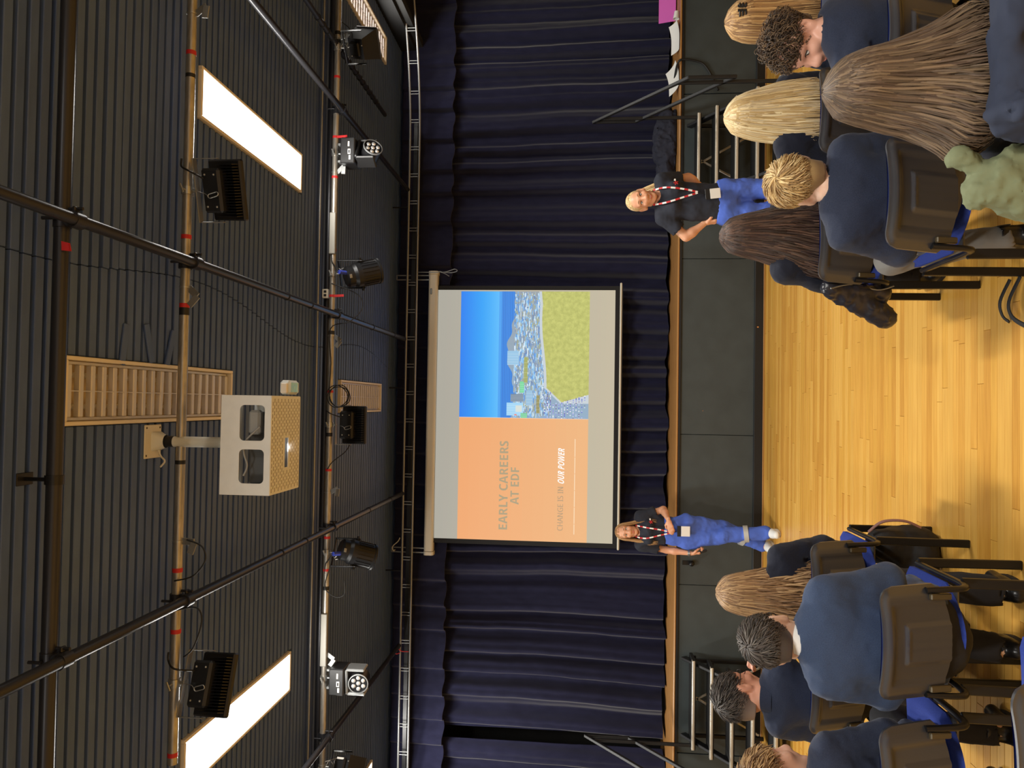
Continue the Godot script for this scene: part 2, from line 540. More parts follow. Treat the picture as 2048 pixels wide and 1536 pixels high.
func seated_joints(k := 1.0, tweak := {}) -> Dictionary:     # k stretches what is above the seat
	var up := func(y: float) -> float: return 0.45 + (y - 0.45) * k
	var J := {
		hip = Vector3(0, 0.54, -0.13), belly = Vector3(0, up.call(0.7), -0.17), chest = Vector3(0, up.call(0.86), -0.175), neck = Vector3(0, up.call(0.985), -0.165), head = Vector3(0, up.call(1.1), -0.12),
		shR = Vector3(-0.165, up.call(0.92), -0.17), shL = Vector3(0.165, up.call(0.92), -0.17), elR = Vector3(-0.215, up.call(0.675), -0.12), elL = Vector3(0.215, up.call(0.675), -0.12),
		wrR = Vector3(-0.1, 0.63, 0.1), wrL = Vector3(0.1, 0.63, 0.1), hdR = Vector3(0.3, -0.2, 1), hdL = Vector3(-0.3, -0.2, 1), hnR = Vector3(0, 1, 0.2), hnL = Vector3(0, 1, 0.2), curl = 0.35,
		hpR = Vector3(-0.085, 0.535, -0.1), hpL = Vector3(0.085, 0.535, -0.1), knR = Vector3(-0.11, 0.51, 0.3), knL = Vector3(0.11, 0.51, 0.3), anR = Vector3(-0.12, 0.1, 0.2), anL = Vector3(0.12, 0.1, 0.2),
		ftR = Vector3(-0.1, 0, 1), ftL = Vector3(0.1, 0, 1), hb = Basis(), w = 1.0,
	}
	for q in tweak: J[q] = tweak[q]
	return J

func body_mesh(J: Dictionary, o: Node, skin: Material, male: bool, fine := 0.006, hsc := 1.0) -> Transform3D:
	var w: float = J.w
	var g := Geo.new()
	var f := Field.new(0.017, 0.014)
	var fz := Vector3(0, 0, 1)
	f.cap(J.chest, J.belly, 0.135 * w, 0.12 * w, fz, 1.5)
	f.cap(J.belly, J.hip, 0.12 * w, 0.135 * w, fz, 1.4)
	f.cap(J.shR, J.shL, 0.05 * w, 0.05 * w)
	f.cap(J.neck + Vector3(0, -0.05, 0), J.neck, 0.062, 0.05)
	for s in ["R", "L"]:
		f.cap(J["sh" + s], J["el" + s], 0.046 * w, 0.037 * w)
		f.cap(J["hp" + s], J["kn" + s], 0.075 * w, 0.052 * w)
		f.cap(J["kn" + s], J["an" + s], 0.05 * w, 0.035 * w)
		f.cap(J["an" + s], J["an" + s] + J["ft" + s] * 0.11 + Vector3(0, -0.065, 0), 0.032, 0.026)
	f.build(g)
	for s in ["R", "L"]:
		f = Field.new(0.009, 0.009)
		var ab: Vector3 = J["wr" + s] - J["el" + s]
		f.cap(J["sh" + s].lerp(J["el" + s], 0.4), J["el" + s], 0.043 * w, 0.036 * w)
		f.cap(J["el" + s], J["el" + s] + ab * 0.3, 0.036 * w, 0.038 * w)
		f.cap(J["el" + s] + ab * 0.3, J["wr" + s], 0.038 * w, 0.0235 * w)
		f.build(g)
		f = Field.new(minf(fine, 0.005), 0.004)
		hand_field(f, J["wr" + s], J["hd" + s], J["hn" + s], -1.0 if s == "R" else 1.0, J["curl" + s] if J.has("curl" + s) else J.curl, 0.95 * w)
		f.build(g)
	var t := Transform3D((J.hb as Basis).scaled(Vector3.ONE * hsc), J.head)
	f = Field.new(fine, 0.007)
	head_field(f, male)
	var ti := t.affine_inverse()
	f.cap(Vector3(0, -0.055, -0.018), ti * (J.neck + Vector3(0, 0.005, 0.0)), 0.05, 0.05)
	f.cap(ti * (J.neck + Vector3(0, 0.005, 0)), ti * (J.neck + Vector3(0, -0.045, 0)), 0.051, 0.06)
	f.build(g, t)
	part("body", g, skin, o)
	return t

func wrinkle(f: Field, seed_: int, amp: float, freq := 9.0) -> void:
	f.noise = FastNoiseLite.new()
	f.noise.seed = seed_; f.noise.frequency = freq; f.noise.fractal_octaves = 3
	f.noise.domain_warp_enabled = true; f.noise.domain_warp_amplitude = 0.06; f.noise.domain_warp_frequency = 6.0
	f.amp = amp

func blazer(J: Dictionary, o: Node, m: Material, seed_: int, collar := true, called := "blazer", hem := 0.47, cell := 0.011, ext := 1.0) -> void:
	var w: float = J.w * ext
	var f := Field.new(cell, 0.016)
	var fz := Vector3(0, 0, 1)
	f.cap(J.chest + Vector3(0, 0.01, 0), J.belly, 0.158 * w, 0.15 * w, fz, 1.42)
	f.cap(J.belly, J.hip + Vector3(0, -0.03, 0.03), 0.15 * w, 0.18 * w, fz, 1.5)
	for s in [-1, 1]: f.cap(J.hip + Vector3(0.1 * s, 0.0, 0.03), J.hip + Vector3(0.125 * s, -0.035, 0.2), 0.095, 0.075, Vector3.UP, 1.3)
	f.cap(J.shR + Vector3(0.02, -0.005, 0), J.neck + Vector3(-0.03, -0.055, 0), 0.06 * w, 0.05)
	f.cap(J.shL + Vector3(-0.02, -0.005, 0), J.neck + Vector3(0.03, -0.055, 0), 0.06 * w, 0.05)
	f.cap(J.chest.lerp(J.shR, 0.6), J.chest.lerp(J.shL, 0.6), 0.085 * w, 0.085 * w)
	for s in ["R", "L"]:
		f.cap(J["sh" + s], J["el" + s], 0.061 * w, 0.054 * w)
		f.cap(J["el" + s], J["wr" + s], 0.054 * w, 0.041 * w)
		var d: Vector3 = (J["wr" + s] - J["el" + s]).normalized()
		f.cut(J["wr" + s] + d * 0.05, Vector3.ONE * 0.052)
	f.cut(J.neck + Vector3(0, 0.045, 0.01), Vector3(0.064, 0.075, 0.068))
	f.planes.append([Vector3(0, -1, 0), -hem])
	wrinkle(f, seed_, 0.013, 7.0)
	var g := Geo.new()
	f.build(g)
	var b := part(called, g, m, o)
	if collar:
		g = Geo.new()
		band(g, J.neck + Vector3(0, -0.012, -0.006), Vector3(0.086, 0.05, 0.084), Vector3(0.069, 0.05, 0.068), 0.007)
		part("collar", g, m, b)

func band(g: Geo, at: Vector3, lo: Vector3, hi: Vector3, th: float, open := 0.5, tilt := 0.012) -> void:     # a standing collar: open to the front
	var ri := []; var ro := []
	for q in 5:
		var a := PackedVector3Array(); var b := PackedVector3Array()
		var t := q / 4.0
		for i in 25:
			var ph := open + (TAU - 2 * open) * i / 24.0
			var rx := lerpf(lo.x, hi.x, t); var rz := lerpf(lo.z, hi.z, t)
			var y := lo.y * (t - 0.5) - cos(ph) * tilt * 2.0
			a.append(at + Vector3(sin(ph) * rx, y, cos(ph) * rz)); b.append(at + Vector3(sin(ph) * (rx - th), y, cos(ph) * (rz - th)))
		ri.append(b); ro.append(a)
	g.grid(ro, false)
	g.grid(ri, true)
	g.grid([ri[4], ro[4]], false)

func shirt_collar(J: Dictionary, o: Node, m: Material, rise := 0.012) -> void:
	var g := Geo.new()
	band(g, J.neck + Vector3(0, rise, 0.0), Vector3(0.068, 0.05, 0.066), Vector3(0.0575, 0.05, 0.0575), 0.005)
	part("shirt_collar", g, m, o)

func trousers(J: Dictionary, o: Node, m: Material, seed_: int, hem := 0.11, waist := 0.62, ease := 1.0, called := "trousers") -> MeshInstance3D:
	var w: float = J.w * ease
	var f := Field.new(0.012, 0.014)
	var fz := Vector3(0, 0, 1)
	f.cap(J.hip + Vector3(0, waist - J.hip.y, 0), J.hip, 0.14 * w, 0.158 * w, fz, 1.35)
	for s in ["R", "L"]:
		f.cap(J["hp" + s], J["kn" + s], 0.088 * w, 0.068 * w)
		f.cap(J["kn" + s], J["an" + s], 0.068 * w, 0.058 * w)
		var d: Vector3 = (J["an" + s] - J["kn" + s]).normalized()
		f.cut(J["an" + s] + d * 0.035, Vector3.ONE * 0.06)
	f.planes.append([Vector3(0, 1, 0), waist])
	wrinkle(f, seed_, 0.011, 7.0)
	var g := Geo.new()
	f.build(g)
	return part(called, g, m, o)

func shoe(J: Dictionary, s: String, o: Node, m: Material, sole: Material, long := 0.27, chunky := 1.0) -> void:
	var an: Vector3 = J["an" + s]
	var d: Vector3 = (J["ft" + s] as Vector3).normalized()
	var base := Vector3(an.x, an.y - 0.1, an.z)
	var f := Field.new(0.008, 0.01)
	var heel := base - d * 0.045
	var up := Vector3.UP
	f.cap(heel + up * 0.045, base + d * 0.06 + up * 0.052, 0.036 * chunky, 0.038)
	f.cap(base + d * 0.05 + up * 0.05, base + d * (long - 0.1) + up * 0.036, 0.042, 0.037 * chunky, up, 1.15)
	f.cap(base + up * 0.06, base + up * 0.15, 0.04, 0.04)
	f.planes.append([Vector3.DOWN, -(base.y + 0.02)])
	f.cut(base + up * 0.185, Vector3(0.038, 0.04, 0.038))
	var g := Geo.new()
	f.build(g)
	var sh := part("shoe", g, m, o)
	g = Geo.new()
	var side := d.cross(up)
	var poly := PackedVector3Array()
	for i in 24:
		var a := TAU * i / 24
		var lx := cos(a); var lz := sin(a)
		var mid := base + d * (long * 0.5 - 0.09)
		poly.append(mid + side * (lx * (0.045 - 0.007 * clampf(-lz, 0, 1)) * chunky) + d * (lz * long * 0.5))
	var rows := []
	for y in [0.0, 0.004, 0.02, 0.026]:
		var r := PackedVector3Array()
		var sc := 0.96 if y in [0.0, 0.026] else 1.0
		var mid := base + d * (long * 0.5 - 0.09)
		for p in poly: r.append(mid + (p - mid) * sc + up * y)
		rows.append(r)
	g.grid(rows, true, true)
	for w in 2:
		var r: PackedVector3Array = rows[0 if w == 0 else 3]
		var mid := base + d * (long * 0.5 - 0.09) + up * (0.0 if w == 0 else 0.026)
		for i in 24: g.tri(mid, r[i], r[(i + 1) % 24])
	part("sole", g, sole, sh)

# hair: a closed base shape and many locks over it, all following one outline
func prof_at(pr: Array, h: float) -> Array:     # pr rows: [depth below crown, half width, reach to the back, reach to the front, shift x, shift z]
	for i in pr.size() - 1:
		if h <= pr[i + 1][0]:
			var t: float = (h - pr[i][0]) / (pr[i + 1][0] - pr[i][0])
			var r := []
			for q in 6: r.append(lerpf(pr[i][q], pr[i + 1][q], t))
			return r
	return pr[-1]

func hair_point(pr: Array, h: float, ph: float, out: float) -> Vector3:     # ph 0 = back, + = left side
	var r := prof_at(pr, h)
	var cs := cos(ph)
	return Vector3(sin(ph) * (r[1] + out) + r[4], -h, -cs * ((r[2] if cs > 0 else r[3]) + out) + r[5])

func long_hair(o: Node, t: Transform3D, pr: Array, cols: Array, n: int, seed_: int, opts := {}) -> void:
	# t: crown of the head; the face stays open beyond the angle 'open', at the back hair hangs to the end of pr
	var rng := RandomNumberGenerator.new()
	rng.seed = seed_
	var open: float = opts.get("open", 1.9)          # half angle of the curtain measured from the back
	var brow: float = opts.get("brow", 0.085)        # hair starts this far below the crown at the front
	var rad: float = opts.get("rad", 0.006)
	var wav: float = opts.get("wave", 0.006)
	var ends: float = opts.get("ends", 0.1)
	var part_x: float = opts.get("part", 0.0)
	var L: float = pr[-1][0]
	var g := Geo.new()
	g.col = lin(cols[0]) * 0.7
	var rows := []
	var H := 22
	for i in H + 1:
		var h := lerpf(0.0008, L * 0.93, pow(float(i) / H, 1.5))
		var row := PackedVector3Array()
		var op := PI if h < brow else lerpf(PI, open, clampf((h - brow) / 0.02, 0, 1))
		for j in 37:
			var ph := lerpf(-op, op, j / 36.0)
			row.append(t * hair_point(pr, h, ph, -0.006))
		rows.append(row)
	g.grid(rows, true)
	var inner := []
	for i in H + 1:
		var r := PackedVector3Array()
		for j in 37: r.append(rows[i][j] + (t * Vector3(0, -0.12, -0.01) - rows[i][j]).normalized() * 0.01)
		inner.append(r)
	g.grid(inner, false)
	var base := part("hair", g, M.hair, o)
	g = Geo.new()
	for q in n:
		var ph := rng.randf_range(-open, open) * 0.99
		var front := false
		if rng.randf() < 0.16: ph = rng.randf_range(-PI, PI)
		if absf(ph) > open: front = true
		var len := L * (1.0 - ends * rng.randf() * rng.randf() * 2.0)
		if opts.has("taper"): len *= 1.0 - opts.taper * absf(ph) / open
		var h1 := brow * rng.randf_range(0.9, 1.1) if front else len
		var h0 := rng.randf_range(0.001, 0.012) if rng.randf() < 0.75 else rng.randf_range(0.02, 0.3) * L
		var lay := rng.randf_range(-0.004, 0.004)
		var p1 := rng.randf() * TAU; var p2 := rng.randf() * TAU
		var wv := wav * rng.randf_range(0.4, 1.3)
		var tone: Color = (cols[rng.randi() % cols.size()] as Color)
		g.col = lin(tone) * rng.randf_range(0.85, 1.12)
		var pts := PackedVector3Array(); var rr := PackedFloat32Array()
		var m := 14
		var swirl := rng.randf_range(-0.25, 0.25)
		var drift := rng.randf_range(-0.12, 0.12)
		for i in m:
			var e := float(i) / (m - 1)
			var h := lerpf(h0, h1, pow(e, 1.35))
			var a := ph + swirl * (1.0 - smoothstep(0.0, 0.1, h)) + drift * e + sin(p1 + h * 17.0) * wv * 2.2 * smoothstep(0.05, 0.3, h)
			var p := hair_point(pr, h, a, lay + sin(p2 + h * 22.0) * wv * 0.7 * smoothstep(0.05, 0.3, h) + 0.0025)
			if part_x != 0.0: p.x += part_x * (1.0 - smoothstep(0.0, 0.04, h))
			pts.append(t * p)
			rr.append(rad * rng.randf_range(0.9, 1.1) * (0.5 + 0.5 * smoothstep(0.0, 0.12, e)) * (1.0 - 0.75 * smoothstep(0.75, 1.0, e)))
		g.tube(pts, rr, 5, true, 0.6, (t.basis * Vector3.UP))
	part("strands", g, M.hair, base)

func short_hair(o: Node, t: Transform3D, cols: Array, n: int, seed_: int, opts := {}) -> void:
	# t: head centre. Locks lie on the scalp and fan out from a whorl at the crown
	var rng := RandomNumberGenerator.new()
	rng.seed = seed_
	var R: Vector3 = opts.get("r", Vector3(0.079, 0.09, 0.1))
	var C: Vector3 = opts.get("c", Vector3(0, 0.03, -0.018))
	var len0: float = opts.get("len", 0.035)
	var nape: float = opts.get("nape", -0.058)
	var lift: float = opts.get("lift", 0.35)
	var rad: float = opts.get("rad", 0.0042)
	var top: float = opts.get("top", 1.6)
	var fade: Color = opts.get("fade", cols[0])
	var curl: float = opts.get("curl", 0.0)
	var g := Geo.new()
	var f := Field.new(0.007, 0.006)
	f.ell(C, R * 0.985)
	f.cap(C + Vector3(0, -0.05, -0.045), C + Vector3(0, -0.08, -0.04), 0.05, 0.046)
	f.planes.append([Vector3(0, -0.55, 0.84), opts.get("hairline", 0.047)])
	f.planes.append([Vector3(0, -1, 0), -nape])
	for s in [-1, 1]: f.cut(Vector3(0.088 * s, -0.02, 0.004), Vector3(0.026, 0.042, 0.028))
	var lf := lin(fade); var lt := lin(cols[0]) * 0.8
	f.build(g, t, func(p: Vector3, _n: Vector3) -> Color: return lf.lerp(lt, smoothstep(nape + 0.005, nape + 0.09, p.y)))
	var base := part("hair", g, M.hair, o)
	g = Geo.new()
	var whorl := Vector3(0.012, 0.8, -0.6).normalized()
	for q in n:
		var d := Vector3(rng.randfn(), rng.randfn(), rng.randfn()).normalized()
		var p := C + d * R
		if p.dot(Vector3(0, -0.55, 0.84)) > opts.get("hairline", 0.047) or p.y < nape + 0.012: continue
		if absf(p.x) > 0.06 and p.y < 0.02 and p.z > -0.03: continue
		var nn := (d / R).normalized()
		var dn := smoothstep(nape + 0.02, 0.06, p.y)
		var ln := len0 * lerpf(0.35, top, dn) * rng.randf_range(0.7, 1.25)
		ln *= 0.3 + 0.7 * smoothstep(0.0, 0.06, opts.get("hairline", 0.047) - p.dot(Vector3(0, -0.55, 0.84)))
		ln *= lerpf(opts.get("side", 0.7), 1.0, smoothstep(0.0, 0.09, p.y))
		var flow := (d - whorl * 1.0).normalized()
		flow = (flow - nn * flow.dot(nn)).normalized()
		flow = (flow + nn.cross(flow) * rng.randf_range(-0.7, 0.7) + nn.cross(flow) * opts.get("spin", 0.3)).normalized()
		if opts.has("sweep"): flow = (flow * 0.5 + (opts.sweep as Vector3) * dn).normalized()
		g.col = lin((cols[rng.randi() % cols.size()] as Color).lerp(fade, (1.0 - dn) * 0.7)) * rng.randf_range(0.75, 1.25)
		var pts := PackedVector3Array(); var rr := PackedFloat32Array()
		var m := 6 if curl == 0.0 else 12
		var tw := nn.cross(flow)
		var p0 := rng.randf() * TAU
		for i in m:
			var e := float(i) / (m - 1)
			var x := p + flow * ln * e + nn * (lift * ln * sin(e * PI * 0.62) - ln * ln * e * e * 2.2)
			if curl > 0.0:
				var a := p0 + e * 9.0
				x += (nn * cos(a) + tw * sin(a)) * curl * minf(1.0, e * 3.0)
			var dd := (x - C) / (R * 1.0)
			if dd.length() < 1.0: x = C + dd.normalized() * R
			pts.append(t * x)
			rr.append(rad * lerpf(0.6, 1.0, dn) * (1.0 - 0.7 * e * e))
		g.tube(pts, rr, 5, true, 0.7, t.basis * nn)
	part("strands", g, M.hair, base)
# ---------------------------------------------------------------- materials
func make_people_mats() -> void:
	M.hair = vmat(0.5, 0.4)
	M.hair.rim_enabled = true; M.hair.rim = 0.2
	M.eye = mat(rgb(236, 232, 226), 0.2)
	M.lash = mat(rgb(30, 22, 18), 0.7)
	M.teeth = mat(rgb(235, 230, 220), 0.3)

func make_mats() -> void:
	M.slat = tri_tex(mat(rgb(255, 255, 255), 0.62), noise_tex(3, 0.02, rgb(76, 97, 142), rgb(86, 109, 158)), Vector3(0.6, 0.6, 3.0))
	M.void = mat(rgb(14, 14, 14), 0.95)
	M.wall = tri_tex(mat(rgb(255, 255, 255), 0.85), noise_tex(5, 0.02, rgb(38, 38, 38), rgb(46, 46, 45)), Vector3(0.5, 0.5, 0.5))
	M.walllight = mat(rgb(214, 212, 206), 0.85)
	M.wood = []
	for i in 6:
		var tones := [[rgb(203, 148, 62), rgb(223, 170, 78)], [rgb(195, 140, 55), rgb(217, 162, 72)], [rgb(209, 156, 70), rgb(227, 178, 87)], [rgb(199, 146, 58), rgb(219, 166, 73)], [rgb(189, 132, 50), rgb(211, 156, 67)], [rgb(205, 152, 67), rgb(221, 172, 82)]]
		var m := tri_tex(mat(Color.WHITE, 0.36, 0.0, 0.4), noise_tex(20 + i, 0.012, tones[i][0], tones[i][1], 512, 5), Vector3(0.35, 1.0, 6.0))
		m.uv1_offset = Vector3(0.37 * i, 0.0, 0.21 * i)
		M.wood.append(m)
	M.joint = mat(rgb(120, 80, 36), 0.8)
	M.nosing = mat(rgb(176, 128, 72), 0.4)
	M.stagewood = tri_tex(mat(Color.WHITE, 0.45), noise_tex(31, 0.015, rgb(150, 104, 54), rgb(182, 132, 74), 512, 5), Vector3(0.4, 1.0, 5.0))
	M.front = tri_tex(mat(Color.WHITE, 0.5), noise_tex(33, 0.02, rgb(60, 67, 68), rgb(68, 76, 77)), Vector3(0.7, 0.7, 0.7))
	M.black = mat(rgb(24, 24, 25), 0.5)
	M.blackmetal = mat(rgb(26, 26, 28), 0.38, 0.3)
	M.blackmatt = mat(rgb(18, 18, 19), 0.8)
	M.velvet = tri_tex(mat(Color.WHITE, 0.9, 0.0, 0.2), noise_tex(41, 0.03, rgb(27, 28, 49), rgb(36, 37, 61)), Vector3(1.5, 0.6, 1.5))
	M.velvet.rim_enabled = true; M.velvet.rim = 0.45; M.velvet.rim_tint = 0.5
	M.cream = mat(rgb(232, 222, 204), 0.45)
	M.louvre = mat(rgb(210, 208, 214), 0.35, 0.2)
	M.louvrepan = mat(rgb(225, 205, 170), 0.4)
	M.tube = mat(rgb(240, 236, 226), 0.3)
	M.alu = tri_tex(mat(Color.WHITE, 0.36, 0.75), noise_tex(51, 0.03, rgb(150, 146, 138), rgb(196, 190, 180), 256, 5), Vector3(1.2, 6.0, 6.0))
	M.pipeblack = mat(rgb(52, 52, 56), 0.35, 0.5)
	M.steel = mat(rgb(178, 178, 174), 0.3, 0.8)
	M.zinc = mat(rgb(150, 152, 152), 0.4, 0.6)
	M.sleeve = mat(rgb(150, 148, 140), 0.6, 0.2)
	M.red = mat(rgb(196, 38, 40), 0.5)
	M.cage = tri_tex(mat(Color.WHITE, 0.5), noise_tex(61, 0.02, rgb(224, 226, 222), rgb(232, 234, 230)), Vector3(2, 2, 2))
	M.polewhite = mat(rgb(222, 222, 210), 0.4)
	M.fabricwhite = mat(rgb(60, 60, 60), 0.8)
	M.casewhite = mat(rgb(226, 220, 202), 0.4)
	M.border = mat(rgb(22, 22, 24), 0.8)
	M.blue = tri_tex(mat(Color.WHITE, 0.9), noise_tex(71, 0.1, rgb(32, 52, 132), rgb(42, 66, 156)), Vector3(4, 4, 4))
	M.shell = tri_tex(mat(Color.WHITE, 0.34, 0.0, 0.6), noise_tex(73, 0.2, rgb(58, 59, 63), rgb(70, 71, 75)), Vector3(8, 8, 8), false)
	M.leg = mat(rgb(34, 34, 36), 0.35, 0.4)
	M.tan = mat(rgb(84, 74, 54), 0.4, 0.3)
	M.cable = mat(rgb(20, 20, 20), 0.6)
	M.led = mat(rgb(235, 235, 235), 0.12, 0.7)
	M.blueplug = mat(rgb(52, 70, 170), 0.5)
	M.tread = mat(rgb(206, 200, 186), 0.35, 0.5)
	M.paper = mat(rgb(238, 236, 230), 0.8)
	M.pink = mat(rgb(232, 110, 205), 0.7)

# ---------------------------------------------------------------- ceiling lights
const CEIL := 4.055
var holes := []       # rectangles in the ceiling taken by the fittings: [x0, x1, z0, z1]

func light_fitting(label: String, x: float, z0: float, z1: float, kind: int, col: Color, energy: float) -> void:
	var w := 0.30
	var zc := (z0 + z1) * 0.5
	var ln := z1 - z0
	holes.append([x - w / 2, x + w / 2, z0, z1])
	var o := thing("ceiling_light", label, "ceiling light", Vector3(x, CEIL, zc))
	var g := Geo.new()
	for s in [-1, 1]:
		g.box(Vector3(s * (w / 2 - 0.009), 0.008, 0), Vector3(0.018, 0.05, ln), Basis(), 0.003)
		g.box(Vector3(0, 0.008, s * (ln / 2 - 0.009)), Vector3(w - 0.036, 0.05, 0.018), Basis(), 0.003)
	part("frame", g, M.cream, o)
	g = Geo.new()
	g.box(Vector3(0, 0.085, 0), Vector3(w, 0.006, ln))
	for s in [-1, 1]:
		g.box(Vector3(s * (w / 2 - 0.003), 0.055, 0), Vector3(0.006, 0.06, ln))
		g.box(Vector3(0, 0.055, s * (ln / 2 - 0.003)), Vector3(w, 0.06, 0.006))
	part("housing", g, M.louvrepan, o)
	if kind == 2:
		g = Geo.new()
		var rows := []
		for i in 5:
			var r := PackedVector3Array()
			for j in 41:
				var zz := lerpf(-ln / 2 + 0.018, ln / 2 - 0.018, j / 40.0)
				r.append(Vector3(lerpf(-w / 2 + 0.018, w / 2 - 0.018, i / 4.0), -0.006 - 0.006 * absf(sin(j * PI / 4)) * (1.0 if i in [1, 2, 3] else 0.0), zz))
			rows.append(r)
		g.grid(rows, false)
		var m := mat(rgb(245, 244, 240), 0.4)
		m.emission_enabled = true; m.emission = col; m.emission_energy_multiplier = 4.0
		part("diffuser", g, m, o)
	else:
		var em := M.tube as StandardMaterial3D
		if kind == 1:
			em = mat(rgb(245, 240, 230), 0.3)
			em.emission_enabled = true; em.emission = col; em.emission_energy_multiplier = 7.0
		for s in [-1, 1]:
			g = Geo.new()
			g.rod(Vector3(s * 0.07, 0.055, -ln / 2 + 0.03), Vector3(s * 0.07, 0.055, ln / 2 - 0.03), 0.013, 10)
			part("lamp_tube", g, em, o)
		var nb := 19
		for i in nb:
			g = Geo.new()
			var zz := lerpf(-ln / 2 + 0.05, ln / 2 - 0.05, float(i) / (nb - 1))
			var tilt := 0.0
			if kind == 0 and i in [4, 9]: tilt = 0.05
			g.box(Vector3(0, 0.014, zz), Vector3(w - 0.07, 0.03, 0.03), Basis(Vector3.UP, tilt), 0.004)
			part("louvre_blade", g, M.louvre, o)
		g = Geo.new()
		g.box(Vector3(0, 0.014, 0), Vector3(0.004, 0.034, ln - 0.06))
		part("louvre_spine", g, M.louvre, o)
		g = Geo.new()
		for s in [-1, 1]: g.box(Vector3(s * (w / 2 - 0.028), 0.03, 0), Vector3(0.012, 0.03, ln - 0.05))
		part("louvre_side", g, M.louvre, o)
	if energy > 0.0:
		var l := AreaLight3D.new()
		l.name = "lamp_light"
		l.area_size = Vector2(w - 0.04, ln - 0.04)
		l.area_normalize_energy = true
		l.light_energy = energy
		l.light_color = col
		l.area_range = 30.0
		l.area_attenuation = 2.0
		l.shadow_enabled = true
		o.add_child(l, true)
		l.position = Vector3(0, -0.022, 0)
		l.rotation = Vector3(-PI / 2, 0, 0)

# ---------------------------------------------------------------- room shell
const XW := 5.2
const ZF := 11.4
const ZB := -1.7

func shell(called: String, a: Vector3, b: Vector3, m: Material) -> MeshInstance3D:
	var g := Geo.new()
	g.box((a + b) * 0.5, (b - a).abs())
	return struct(called, g, m)

